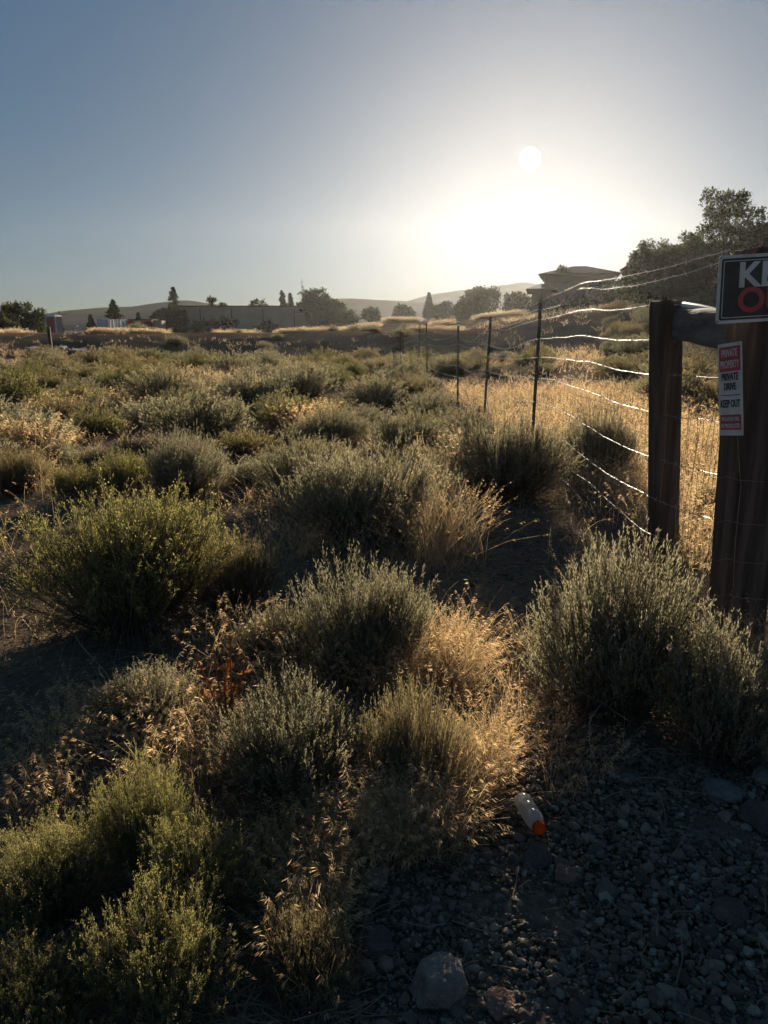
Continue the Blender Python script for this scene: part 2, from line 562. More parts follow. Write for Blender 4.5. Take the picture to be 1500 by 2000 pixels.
# ------------------------------------------------------------------ shrubs
def shrub_geo(seed, stems=330, twigs=5, leaves=14, leaf_len=.024, leaf_w=.0034, R=.5, H=.55, buds=0, lump=.22, spread=.55, stem_w=.005, upright=.5, tw=1.0, lobes=8):
    r = np.random.default_rng(seed)
    n = stems
    # the crown is several unequal lobes, so that the outline is lopsided and dark gaps open between them
    nl = lobes
    la = r.uniform(0, 2 * math.pi, nl) + np.arange(nl) * 2.4
    lr = np.sqrt(r.uniform(.02, 1, nl)) * R * .62
    lr[0] *= .25
    lc = np.stack([lr * np.cos(la), lr * np.sin(la)], -1)
    lR = R * r.uniform(.34, .58, nl)
    lR[0] = R * .62
    lH = H * (1.0 - .42 * (lr / R) ** 1.5) * r.uniform(.72, 1.04, nl)
    lH[0] = H
    wgt = lR ** 2
    li = r.choice(nl, n, p=wgt / wgt.sum())
    phi = r.uniform(0, 2 * math.pi, n)
    s = np.sqrt(r.uniform(0.0, 1, n)) * r.uniform(.88, 1.03, n)
    rad = lR[li] * s * (1 + lump * .35 * np.sin(3 * phi + li) * s)
    hz = lH[li] * np.sqrt(np.clip(1 - (s * .9) ** 2, .04, 1)) * (1.03 - .34 * r.uniform(0, 1, n) ** 2)
    tip = np.stack([lc[li, 0] + rad * np.cos(phi), lc[li, 1] + rad * np.sin(phi), hz], -1)
    stray = r.uniform(size=n) < .06
    tip[stray] *= r.uniform(1.04, 1.2, (stray.sum(), 1))
    tip[:, :2] *= R / np.percentile(np.hypot(tip[:, 0], tip[:, 1]), 95)
    tip[:, 2] *= H / np.percentile(tip[:, 2], 98)
    base = tip * np.array([.22, .22, 0]) + r.normal(size=(n, 3)) * np.array([.04, .04, 0]) * R * 2
    base[:, 2] = -.03
    ctrl = base * (1 - spread) + tip * spread
    ctrl[:, 2] = tip[:, 2] * .38
    ctrl += r.normal(size=(n, 3)) * .035

    def bez(t):
        t = t[..., None]
        return (1 - t) ** 2 * base[:, None] + 2 * t * (1 - t) * ctrl[:, None] + t ** 2 * tip[:, None]
    st = MB(); fo = MB(); fl = MB()
    t = np.broadcast_to(np.linspace(0, 1, 6), (n, 6))
    W = stem_w * np.linspace(1.2, .45, 6)[None] * r.uniform(.7, 1.3, (n, 1))
    S = unit(np.cross(tip - base, rand_dir(n, r)))
    st.ribbons(bez(t), W, S)
    # twigs on the upper part of each stem
    k = twigs
    tt = r.uniform(.45, .98, (n, k))
    P0 = bez(tt).reshape(-1, 3)
    P1 = bez(np.clip(tt + .06, 0, 1.1)).reshape(-1, 3)
    tan = unit(P1 - P0)
    out = unit(np.repeat(tip, k, 0) * np.array([1, 1, .4]))
    D = unit(tan * .75 + rand_dir(n * k, r) * .6 + out * .2 + np.array([0, 0, upright]))
    Lt = r.uniform(.06, .14, n * k) * tw
    Pm = P0 + D * Lt[:, None] * .5 + rand_dir(n * k, r) * .006
    Pe = P0 + D * Lt[:, None] + np.array([0, 0, .012])
    TS = unit(np.cross(D, rand_dir(n * k, r)))
    st.ribbons(np.stack([P0, Pm, Pe], 1), np.broadcast_to(np.array([.0024, .002, .0012]) * stem_w / .005, (n * k, 3)), TS)
    # leaves along the twigs
    q = leaves
    a = r.uniform(.08, 1, (n * k, q, 1))
    B = (P0[:, None] * (1 - a) + Pe[:, None] * a).reshape(-1, 3)
    DD = np.repeat(D, q, 0)
    LD = unit(DD * .85 + rand_dir(len(B), r) * .62 + np.array([0, 0, .15]))
    LS = unit(np.cross(LD, rand_dir(len(B), r)))
    fo.leaves(B, LD, leaf_len * r.uniform(.6, 1.25, len(B)), leaf_w * r.uniform(.75, 1.3, len(B)), LS)
    # bare dead sticks poking out of the crown
    m = int(stems * .09)
    pick = r.choice(n, m)
    e1 = tip[pick] * r.uniform(.85, 1.12, (m, 1)) + r.normal(size=(m, 3)) * .04
    b1 = base[pick]
    st.ribbons(np.stack([b1, (b1 + e1) / 2 + r.normal(size=(m, 3)) * .03, e1], 1), np.broadcast_to(np.array([.005, .0035, .0018]) * stem_w / .005, (m, 3)), unit(np.cross(e1 - b1, rand_dir(m, r))))
    # dry skirt of old stems at the foot
    m = int(stems * .8)
    ph2 = r.uniform(0, 6.28, m)
    b0 = np.stack([np.cos(ph2), np.sin(ph2), np.zeros(m)], -1) * (R * .25 * r.uniform(0, 1, (m, 1)))
    e0 = np.stack([np.cos(ph2), np.sin(ph2), np.zeros(m)], -1) * (R * r.uniform(.45, 1.0, (m, 1)))
    e0[:, 2] = r.uniform(.0, .20, m) * H
    mid = (b0 + e0) / 2 + np.stack([np.zeros(m), np.zeros(m), r.uniform(.05, .22, m) * H], -1)
    e0 += r.normal(size=(m, 3)) * .03
    st.ribbons(np.stack([b0, mid, e0], 1), np.broadcast_to(np.array([.0045, .003, .0015]) * stem_w / .005, (m, 3)), unit(np.cross(e0 - b0, rand_dir(m, r))))
    if buds:
        sel = r.choice(n * k, int(n * k * .7), replace=False)
        C = np.repeat(Pe[sel], buds, 0) + r.normal(size=(len(sel) * buds, 3)) * np.array([.008, .008, .006])
        BD = unit(rand_dir(len(C), r) + np.array([0, 0, .9]))
        fl.leaves(C, BD, r.uniform(.006, .011, len(C)), r.uniform(.003, .0055, len(C)), unit(np.cross(BD, rand_dir(len(C), r))))
    return st, fo, fl


PROTO = {}


def make_near(kind, seed, name, leaf, **kw):
    st, fo, fl = shrub_geo(seed, **kw)
    ms = st.mesh(name + '_branches', M['stem'])
    mf = fo.mesh(name + '_foliage', M[leaf])
    mb = fl.mesh(name + '_buds', M['bud']) if kw.get('buds') else None
    PROTO.setdefault(kind, []).append((name, ms, mf, mb))


make_near('rabbit', 21, 'rabbitbrush', 'rabbit', stems=800, twigs=6, leaves=12, leaf_len=.021, leaf_w=.0028, buds=5, lump=.15, tw=.6, upright=.35, lobes=12)
make_near('rabbit', 22, 'rabbitbrush', 'rabbit', stems=420, twigs=7, leaves=12, leaf_len=.024, leaf_w=.003, buds=8, lump=.4, upright=.8, tw=.9)
make_near('sage', 23, 'sagebrush', 'sage', stems=620, twigs=6, leaves=14, leaf_len=.017, leaf_w=.004, lump=.3, tw=.7, upright=.25)
make_near('sage', 24, 'sagebrush', 'sage', stems=520, twigs=6, leaves=14, leaf_len=.019, leaf_w=.0042, lump=.38, upright=.3, tw=.75)
make_near('olive', 25, 'rabbitbrush', 'olive', stems=700, twigs=5, leaves=12, leaf_len=.022, leaf_w=.0024, lump=.25, upright=.8, tw=.8)
make_near('greyrabbit', 26, 'rabbitbrush', 'sage', stems=700, twigs=6, leaves=12, leaf_len=.024, leaf_w=.003, lump=.3, upright=.8, tw=.85)

FAR = {}
for kind, leaf, seeds in (('sage', 'sage', (31, 32, 33, 34)), ('rabbit', 'rabbit', (35, 36)), ('olive', 'olive', (37, 38))):
    for sd in seeds:
        st, fo, fl = shrub_geo(sd, stems=330, twigs=5, leaves=8, leaf_len=.032, leaf_w=.0062, lump=.2, stem_w=.006, upright=.25, tw=.55, lobes=6)
        b = MB()
        for src, mi in ((st, 0), (fo, 1)):
            for v, f in zip(src.v, src.f):
                pass
        vv = np.concatenate(st.v); ff = np.concatenate(st.f); b.add(vv, ff, 0)
        vv = np.concatenate(fo.v); ff = np.concatenate(fo.f); b.add(vv, ff, 1)
        FAR.setdefault(kind, []).append(b.mesh('far_' + kind, [M['stem'], M[leaf]]))

SHRUBS = []      # (x, y, radius) for keeping grass and other shrubs off them


def shrub_fit(cx, base, top, w):
    hit = ground_hit(cx, base)
    zc = depth_of(hit)
    R = w * .5 * zc / F
    d = unit(np.array([hit[0], hit[1]]))
    c = hit[:2] + d * R * .55
    # height so that the crown's top is seen at pixel row `top`
    rr = ray(cx, top)
    tpt = (np.hypot(c[0], c[1])) / np.hypot(rr[0], rr[1])
    H = EYE + rr[2] * tpt - float(Z(*c))
    return c, R, max(H, R * .35)


def near_shrub(kind, var, cx, base, top, w, label, cat='shrub', group=None, rz=None):
    c, R, H = shrub_fit(cx, base, top, w)
    name, ms, mf, mb = PROTO[kind][var]
    o = empty(name, (c[0], c[1], float(Z(*c))), random.uniform(0, 6.28) if rz is None else rz)
    o.scale = (R / .5, R / .5, H / .56)
    link('branches', ms, o); link('foliage', mf, o)
    if mb: link('flower_heads', mb, o)
    tag(o, label, cat, group)
    SHRUBS.append((c[0], c[1], R))
    return o


near_shrub('rabbit', 0, 265, 1265, 950, 450, 'big dome shaped green rabbitbrush, largest bush on the left', rz=.4)
near_shrub('olive', 0, 455, 1205, 1045, 190, 'brownish rabbitbrush leaning on the right flank of the big green dome')
near_shrub('greyrabbit', 0, 705, 1340, 1105, 310, 'pale yellow green rabbitbrush with upright tips beside the golden grass', rz=1.1)
near_shrub('sage', 1, 545, 1330, 1180, 170, 'thin grey sagebrush at the left shoulder of the pale upright rabbitbrush')
near_shrub('sage', 0, 590, 1600, 1335, 340, 'wide silver grey sagebrush left of the golden grass in the centre foreground')
near_shrub('olive', 0, 815, 1610, 1340, 240, 'brownish green bush tangled with golden grass just left of the bottle')
near_shrub('sage', 1, 290, 1450, 1305, 230, 'small low sagebrush behind the pale wavy stalk on the left')
near_shrub('rabbit', 1, 300, 1720, 1490, 230, 'rabbitbrush with yellow green flower heads, hindmost of the lower left clump')
near_shrub('rabbit', 0, 90, 1850, 1600, 300, 'bushy rabbitbrush at the left edge of the lower left clump')
near_shrub('rabbit', 1, 385, 1850, 1610, 270, 'rabbitbrush with fanned straight stems on the right of the lower left clump')
near_shrub('rabbit', 1, 330, 2040, 1745, 330, 'open straggly rabbitbrush at the bottom of the lower left clump')
near_shrub('rabbit', 0, 90, 2090, 1860, 320, 'rabbitbrush in the bottom left corner of the photo')
near_shrub('olive', 0, 600, 2000, 1800, 240, 'sprawling dead grey brown bush at the bottom beside the gravel')
near_shrub('sage', 0, 1190, 1440, 1060, 400, 'tall wide sagebrush in front of the nearer brace of timber posts', rz=2.0)
near_shrub('sage', 1, 1390, 1510, 1215, 330, 'blue grey sagebrush at the foot of the right timber post', rz=.3)
near_shrub('greyrabbit', 0, 720, 1085, 875, 370, 'broad grey rabbitbrush with tall seed grass on its right side', rz=4)
near_shrub('sage', 0, 585, 1000, 850, 220, 'grey sagebrush just behind the left side of the broad grey rabbitbrush')
near_shrub('greyrabbit', 0, 360, 985, 845, 200, 'feathery rabbitbrush right behind the big green dome')
near_shrub('rabbit', 1, 240, 970, 885, 130, 'yellow green rabbitbrush behind the left top of the big green dome')
near_shrub('rabbit', 1, 150, 985, 910, 110, 'small yellow green rabbitbrush beside the bare dirt patch on the left')
near_shrub('olive', 0, 35, 970, 870, 130, 'dry brown bush at the left edge above the bare dirt patch')
near_shrub('greyrabbit', 0, 985, 985, 812, 290, 'large hazy bush against the first steel post of the wire fence')
near_shrub('sage', 1, 800, 900, 800, 170, 'grey bush left of the wire fence, behind the broad grey rabbitbrush')
near_shrub('sage', 0, 640, 880, 795, 190, 'low grey bush beside the bright tuft of straw in mid field')
near_shrub('greyrabbit', 0, 1170, 935, 800, 170, 'bush hugging the wire mesh between the steel post and the timber post')
near_shrub('sage', 1, 1385, 1010, 950, 90, 'small grey bush seen between the two timber posts')

# shrubs of the open field: sizes and places by rows of the photograph
FIELD_LABEL = 'grey green shrub mound in the crowded field before the shaded bank'
far_n = 0


def far_shrub(x, y, R, H, kind, label, group):
    me = random.choice(FAR[kind])
    o = link(dict(sage='sagebrush', rabbit='rabbitbrush', olive='rabbitbrush')[kind], me)
    o.location = (x, y, float(Z(x, y)) - .02)
    o.rotation_euler = (random.uniform(-.06, .06), random.uniform(-.06, .06), random.uniform(0, 6.28))
    o.scale = (R / .5, R / .5 * random.uniform(.85, 1.15), H / .56)
    tag(o, label, 'shrub', group)
    SHRUBS.append((x, y, R))


r = np.random.default_rng(77)
tries = 0
while far_n < 235 and tries < 20000:
    tries += 1
    y = 6.2 + 27 * r.uniform() ** 1.15
    x = r.uniform(-.60, .33) * y - .2
    fence_x = 2.17 - .046 * y
    if y < 25 and x > fence_x - .35: continue
    if y >= 25 and x > .22 * y: continue
    R = r.uniform(.42, .9) * (1.0 + .012 * y)
    if y < 9: R *= .62
    if any((x - a) ** 2 + (y - b) ** 2 < (.92 * (R + q)) ** 2 for a, b, q in SHRUBS): continue
    kind = r.choice(['sage', 'sage', 'sage', 'sage', 'rabbit', 'olive', 'olive'])
    far_shrub(x, y, R, R * r.uniform(.62, .92), str(kind), FIELD_LABEL, 'shrub mounds across the open field')
    far_n += 1

n2 = 0
while n2 < 22:          # beyond the bank
    y = r.uniform(36, 58); x = r.uniform(-.5, .14) * y
    R = r.uniform(.4, 1.0)
    far_shrub(x, y, R, R * r.uniform(.5, .9), 'sage', 'dark shrub growing on the shaded bank or its crest', 'shrubs on the far bank'); n2 += 1
n2 = 0
while n2 < 110:          # slope right of the fence
    y = r.uniform(9, 44); x = r.uniform(.28, .6) * y + 1
    if y < 16 and x < 6: continue
    R = r.uniform(.4, .9) * (1 + .012 * y)
    far_shrub(x, y, R, R * r.uniform(.7, 1.0), str(r.choice(['sage', 'olive'])), 'shrub on the rising slope beyond the wire fence', 'shrubs beyond the wire fence'); n2 += 1

# ------------------------------------------------------------------ dry grass (nobody could count it)
def grass(mb, pts, hmin, hmax, blades, spread, r, heads=.35, bw=.0022, head_len=.016, seg=4, lean=.35, mi=0, mh=1):
    """pts (n,2) tuft places"""
    n = len(pts)
    if n == 0: return
    c = np.repeat(pts, blades, 0) + r.normal(size=(n * blades, 2)) * spread
    c = c[off_bottle(c)]
    z = Z(c[:, 0], c[:, 1]) - .01
    N = len(c)
    if N == 0: return
    L = r.uniform(hmin, hmax, N)
    az = r.uniform(0, 6.28, N)
    ln = np.abs(r.normal(size=N)) * lean
    D = np.stack([np.cos(az) * ln, np.sin(az) * ln, np.ones(N)], -1)
    D = unit(D)
    bend = np.stack([np.cos(az), np.sin(az), np.full(N, -.6)], -1) * (r.uniform(.05, .45, N) * L)[:, None]
    t = np.linspace(0, 1, seg)[None, :, None]
    base = np.stack([c[:, 0], c[:, 1], z], -1)
    P = base[:, None] + D[:, None] * (L[:, None, None] * t) + bend[:, None] * t ** 2
    S = unit(np.cross(D, rand_dir(N, r)))
    W = bw * np.linspace(1, .45, seg)[None] * r.uniform(.7, 1.3, (N, 1))
    mb.ribbons(P, W, S, mi)
    sel = np.where(r.uniform(size=N) < heads)[0]
    if len(sel):
        k = 8
        tip = P[sel, -1]
        dr = unit(P[sel, -1] - P[sel, -2])
        a = r.uniform(-.035, .02, (len(sel), k, 1)) * (head_len / .016)
        B = (tip[:, None] + dr[:, None] * a).reshape(-1, 3)
        HD = unit(np.repeat(dr, k, 0) * .5 + np.repeat(unit(bend[sel]), k, 0) * .8 + rand_dir(len(B), r) * .55 + np.array([0, 0, -.35]))
        mb.leaves(B, HD, head_len * r.uniform(.8, 1.7, len(B)), head_len * .17 * r.uniform(.8, 1.4, len(B)), unit(np.cross(HD, rand_dir(len(B), r))), mh)


def px_cloud(n, cx, cyy, sx, sy, r):
    out = []
    while len(out) < n:
        px, py = r.normal(cx, sx), r.normal(cyy, sy)
        if py < 660: continue
        h = ground_hit(px, py)
        out.append(h[:2])
    return np.array(out)


g = np.random.default_rng(3)
# the bottle lies on the front of the golden clump: its cap and the line of its axis
_b1 = ground_hit(1055, 1620); _v = np.array([0, 0, EYE]) - _b1
BOTTLE_CAP = _b1 + _v * (.06 / _v[2])
_b0 = ground_hit(1013, 1550); _w = np.array([0, 0, EYE]) - _b0
BOTTLE_AXIS = unit(BOTTLE_CAP - (_b0 + _w * (.055 / _w[2])))


def off_bottle(p):
    """keep tufts that do not grow through or in front of the bottle"""
    a = BOTTLE_CAP[:2] - BOTTLE_AXIS[:2] * .2
    b = BOTTLE_CAP[:2]
    t = np.clip(((p - a) @ (b - a)) / ((b - a) @ (b - a)), 0, 1)
    d = np.linalg.norm(p - (a + t[:, None] * (b - a)), axis=1)
    c = (a + b) / 2
    u = c / np.linalg.norm(c)
    f = (p - c) @ u
    s_ = np.abs((p - c) @ np.array([-u[1], u[0]]))
    return (d > .1) & ~((f < .05) & (f > -.4) & (s_ < .2)) & ~((f > 0) & (f < .55) & (np.abs((p - c) @ np.array([-math.cos(SUN_AZ), math.sin(SUN_AZ)])) < .07))


near = MB()
# golden clumps of the foreground: pixel centre, spread, number of tufts, height
for cx, cyy, sx, sy, n, h0, h1, bl, hd in (
        (870, 1330, 26, 30, 75, .16, .34, 26, .4), (800, 1350, 40, 20, 30, .14, .3, 20, .5),
        (950, 1570, 45, 40, 70, .12, .30, 24, .4), (880, 1650, 70, 22, 80, .12, .28, 24, .3), (800, 1600, 60, 40, 60, .12, .3, 22, .3),
        (985, 1500, 30, 40, 30, .14, .30, 12, .6),
        (600, 1800, 32, 70, 50, .10, .22, 22, .35), (600, 1700, 50, 50, 40, .1, .24, 20, .4), (690, 1650, 60, 30, 50, .12, .26, 22, .3),
        (400, 1500, 60, 40, 50, .12, .28, 14, .7), (180, 1480, 110, 50, 60, .08, .2, 10, .8), (350, 1420, 90, 30, 40, .1, .26, 9, .9),
        (450, 1290, 50, 40, 30, .16, .34, 9, .9), (600, 1340, 70, 20, 35, .16, .36, 9, .8), (560, 1460, 60, 30, 30, .14, .3, 10, .7),
        (855, 1085, 35, 20, 60, .35, .62, 14, .5), (640, 1090, 90, 15, 40, .2, .4, 8, .7), (560, 1060, 50, 20, 24, .25, .5, 7, .8),
        (1060, 1480, 90, 40, 34, .1, .22, 7, .7), (980, 1350, 35, 60, 24, .1, .2, 7, .6),
        (1420, 1300, 60, 40, 24, .2, .4, 12, .5), (60, 1560, 60, 30, 24, .1, .2, 8, .8),
        (60, 950, 60, 25, 60, .15, .35, 12, .6), (90, 880, 60, 20, 40, .15, .35, 12, .6)):
    grass(near, px_cloud(n, cx, cyy, sx, sy, g), h0, h1, bl, .028, g, heads=hd)
# scattered tufts in the nearer field
pts = np.stack([g.uniform(-5, 1.9, 900), g.uniform(2.2, 11, 900)], -1)
pts = pts[np.abs(pts[:, 0]) < .62 * pts[:, 1]]
keep = ~((pts[:, 0] > .15) & (pts[:, 1] < 2.6)) & ~((np.abs(pts[:, 0] - .75) < .35) & (pts[:, 1] < 5.5))
grass(near, pts[keep], .08, .3, 6, .03, g, heads=.6)
tag(link('dry_grass', near.mesh('dry_grass', [M['straw'], M['husk']])), kind='stuff')

mid = MB()
# golden slope behind the wire fence
N = 2600
y = 4.2 + 15 * g.uniform(size=N) ** 1.3
x = 2.35 - .046 * y + g.uniform(.0, 1, N) * (.5 * y + 1.5)
grass(mid, np.stack([x, y], -1), .15, .42, 12, .05, g, heads=.7, bw=.0035, head_len=.026, seg=3)
# between the field shrubs
N = 3800
y = 8 + 25 * g.uniform(size=N) ** 1.2
x = g.uniform(-.62, .3, N) * y
patch = np.array([mnoise.noise(Vector((a * .22, b * .22, 3.3))) for a, b in zip(x, y)])
keep = (patch > .22) & ((x < 2.1 - .046 * y) | (y > 25))
grass(mid, np.stack([x, y], -1)[keep], .15, .5, 7, .09, g, heads=.6, bw=.007, head_len=.045, seg=3)
# bright tufts noticed in the photograph
for cx, cyy, sx, n in ((600, 845, 22, 40), (440, 735, 22, 60), (380, 745, 60, 50), (30, 890, 40, 50), (60, 700, 60, 30), (860, 985, 10, 10)):
    grass(mid, px_cloud(n, cx, cyy, sx, 7, g), .25, .6, 14, .08, g, heads=.7, bw=.006, head_len=.04, seg=3)
tag(link('dry_grass', mid.mesh('dry_grass_field', [M['straw'], M['husk']])), kind='stuff')

far = MB()
for y0, wv, n, x0, x1, h in ((46.3, .7, 1300, -31, 5, .26), (51, 2.0, 500, -34, 0, .3), (66, 1.4, 1500, -9, 17, .45), (82, 1.8, 1700, -12, 22, .5), (60, 4, 500, -34, -6, .3)):
    x = g.uniform(x0, x1, n)
    y = y0 - 1.2 * np.sin(x * .21) - .5 * np.sin(x * .7) + g.normal(size=n) * wv * .5
    keep = np.array([mnoise.noise(Vector((a * .25, y0, 1))) > .02 for a in x])
    grass(far, np.stack([x, y], -1)[keep], .4 * h, 1.1 * h, 10, .16, g, heads=.9, bw=.02, head_len=.11, seg=3)
N = 500       # thin cover on the slope to the right and on the bank
y = g.uniform(19, 60, N); x = 2 + g.uniform(.08, .62, N) * y
grass(far, np.stack([x, y], -1), .15, .4, 8, .15, g, heads=.5, bw=.012, head_len=.06, seg=3)
N = 350
y = g.uniform(33, 44, N); x = g.uniform(-.6, .1, N) * y
grass(far, np.stack([x, y], -1), .08, .2, 7, .15, g, heads=.0, bw=.012, head_len=.05, seg=3)
tag(link('dry_grass', far.mesh('dry_grass_bank', [M['straw'], M['paleseed']])), kind='stuff')

# fallen straw and twigs on the soil
lit = MB()
N = 22000
y = 1.3 + 7 * g.uniform(size=N) ** 1.5
x = g.uniform(-.62, .62, N) * (y + .3)
keep = ~((x > -.06 + .45 * sstep(1.8, 2.15, y)) & (y < 2.3)) | (g.uniform(size=N) < .06)
x, y = x[keep], y[keep]
N = len(x)
az = g.uniform(0, 6.28, N)
L = g.uniform(.03, .16, N)
d = np.stack([np.cos(az), np.sin(az), g.uniform(-.02, .12, N)], -1)
b0 = np.stack([x, y, Z(x, y) + g.uniform(.015, .045, N)], -1)
m0 = b0 + d * L[:, None] * .5 + g.normal(size=(N, 3)) * np.array([.008, .008, .003])
lit.ribbons(np.stack([b0, m0, b0 + d * L[:, None]], 1), np.broadcast_to(np.array([.003, .0028, .0015]), (N, 3)), unit(np.cross(d, rand_dir(N, g))))
tag(link('straw_litter', lit.mesh('straw_litter', M['litter'])), kind='stuff')

# ------------------------------------------------------------------ gravel
def ico(sub):
    bm = bmesh.new()
    bmesh.ops.create_icosphere(bm, subdivisions=sub, radius=1)
    v = np.array([p.co[:] for p in bm.verts]); f = np.array([[q.index for q in p.verts] for p in bm.faces])
    bm.free()
    return v, f


def pebbles(mb, x, y, size, r, sub=2, sink=.35):
    V0, F0 = ico(sub)
    N = len(x)
    shapes = []
    for k in range(24):
        v = V0.copy()
        for q in range(9):      # flatten facets so that stones look broken
            nrm = rand_dir(1, r)[0]
            dcut = r.uniform(.55, .92)
            dd = v @ nrm
            v = v - np.clip(dd - dcut, 0, None)[:, None] * nrm
        shapes.append(v)
    shapes = np.array(shapes)
    sh = shapes[r.integers(0, 24, N)]
    sc = np.stack([r.uniform(.75, 1.3, N), r.uniform(.75, 1.3, N), r.uniform(.5, .9, N)], -1) * size[:, None]
    v = sh * sc[:, None, :]
    a = r.uniform(0, 6.28, N); c, s_ = np.cos(a)[:, None], np.sin(a)[:, None]
    tl = r.normal(size=N)[:, None] * .35; ct, stt = np.cos(tl), np.sin(tl)
    vx, vz = v[..., 0] * ct + v[..., 2] * stt, -v[..., 0] * stt + v[..., 2] * ct
    X = vx * c - v[..., 1] * s_; Y = vx * s_ + v[..., 1] * c
    P = np.stack([X + x[:, None], Y + y[:, None], vz + (Z(x, y) + sc[:, 2] * (1 - 2 * sink) + r.uniform(0, .012, N))[:, None]], -1)
    nv = len(V0)
    f = (F0[None] + (np.arange(N) * nv)[:, None, None]).reshape(-1, 3)
    mb.add(P.reshape(-1, 3), f)


gr = MB()
N = 46000
y = g.uniform(1.0, 2.75, N); x = g.uniform(-.3, 1.75, N)
edge = -.06 + .55 * sstep(1.8, 2.15, y) + .04 * np.sin(y * 9)
keep = (x > edge - .12 * g.uniform(size=N)) & (y < 2.35 + .25 * np.sin(x * 3) + .2 * g.uniform(size=N)) & (x < .62 * y + .25)
x, y = x[keep], y[keep]
sz = np.exp(g.normal(size=len(x)) * .5) * .0056
pebbles(gr, x, y, np.clip(sz, .003, .024), g, 2, .42)
N = 70             # larger broken stones among the pebbles
y = g.uniform(1.1, 2.45, N); x = -.05 + .55 * sstep(1.8, 2.15, y) + g.uniform(0, 1.3, N)
pebbles(gr, x, y, np.exp(g.normal(size=N) * .3) * .019, g, 3, .45)
# sparser fine gravel up the bare track and round the shrubs
N = 9000
y = 2.2 + 6 * g.uniform(size=N) ** 1.3; x = g.uniform(-.62, .6, N) * y
w = np.where(np.abs(x - (.55 + .03 * y)) < .45, 1, .28)
keep = g.uniform(size=N) < w
x, y = x[keep], y[keep]
pebbles(gr, x, y, np.clip(np.exp(g.normal(size=len(x)) * .45) * .0075, .004, .022), g, 1)
tag(link('gravel', gr.mesh('gravel', M['pebble'], False)), kind='stuff')


def rock(px, py, wpx, hpx, mat, seed, label, flat=.7, cat='rock', name='rock'):
    hit = ground_hit(px, py + hpx * .5)
    s = wpx * .5 * depth_of(hit) / F
    bm = bmesh.new()
    bmesh.ops.create_icosphere(bm, subdivisions=5, radius=1)
    rr = np.random.default_rng(seed)
    planes = [(Vector(rand_dir(1, rr)[0]), rr.uniform(.62, .9)) for _ in range(13)]
    for v in bm.verts:
        p = v.co.copy()
        for nrm, dc in planes:
            e = p.dot(nrm) - dc
            if e > 0: p -= nrm * e * .93
        p *= 1 + .12 * mnoise.fractal(p * 2.6 + Vector((seed, 0, 0)), .8, 2.0, 6) + .025 * mnoise.noise(p * 17)
        v.co = Vector((p.x * s, p.y * s * rr.uniform(.999, 1.0), p.z * s * flat))
    me = bpy.data.meshes.new(name); bm.to_mesh(me); bm.free()
    me.materials.append(mat)
    for p in me.polygons: p.use_smooth = True
    o = link(name, me)
    d = hit[:2] / np.linalg.norm(hit[:2])
    c = hit[:2] + d * s * .8
    o.location = (c[0], c[1], float(Z(*c)) + s * flat * .42)
    o.rotation_euler = (0, 0, rr.uniform(0, 6.28))
    tag(o, label, cat)
    return o


rock(848, 1925, 126, 120, M['rock'], 1, 'largest grey rock lying on the gravel at the bottom of the photo', .85)
rock(737, 1715, 62, 55, M['rock'], 2, 'round grey rock at the gravel edge under the golden grass')
rock(735, 1835, 85, 90, M['darkrock'], 3, 'dark rock half hidden at the gravel edge, above the largest rock')
rock(1105, 1712, 52, 36, M['redrock'], 4, 'reddish rock on the gravel below the bottle')
rock(1400, 1545, 88, 60, M['paleslab'], 5, 'pale chalky slab in the gravel near the right edge', .5)
rock(1228, 1522, 60, 24, M['paleslab'], 6, 'small pale flat stone below the right sagebrush', .3)
rock(1478, 1575, 80, 110, M['darkrock'], 7, 'dark lump of rock cut by the right edge of the photo', .8)
rock(1425, 1790, 74, 46, M['darkrock'], 8, 'low dark rock in the gravel at the lower right', .6)
rock(1050, 1668, 60, 60, M['darkrock'], 9, 'dark stone block standing right below the bottle', .8)
rock(975, 1975, 80, 50, M['redrock'], 12, 'flat brownish rock beside the largest rock at the bottom edge', .45)
rock(1490, 1510, 60, 50, M['rock'], 10, 'grey rock under the blue grey sagebrush at the right edge', .6)

# ------------------------------------------------------------------ barbed wire fence
FX0, FSL = 1.95 + .046 * 4.8, -.046     # fence line x = FX0 + FSL*y


def fence_pt(px, py):
    """point of the vertical fence plane seen at pixel (px,py)"""
    d = ray(px, py)
    t = (FX0 - .1) / (d[0] - FSL * d[1])
    return np.array([0, 0, EYE]) + d * t


fence = empty('wire_fence', (FX0 + FSL * 4.8, 4.8, float(Z(FX0 + FSL * 4.8, 4.8))))
tag(fence, 'sagging barbed wire fence with timber brace posts, running from the right into the field', 'fence')
FM = fence.location.copy()


def fpart(name, mb, mat, smooth=False):
    """world-space geometry becomes a part of the fence"""
    me = mb.mesh(name, mat, smooth)
    me.transform(Matrix.Translation(-FM))
    return link(name, me, fence)


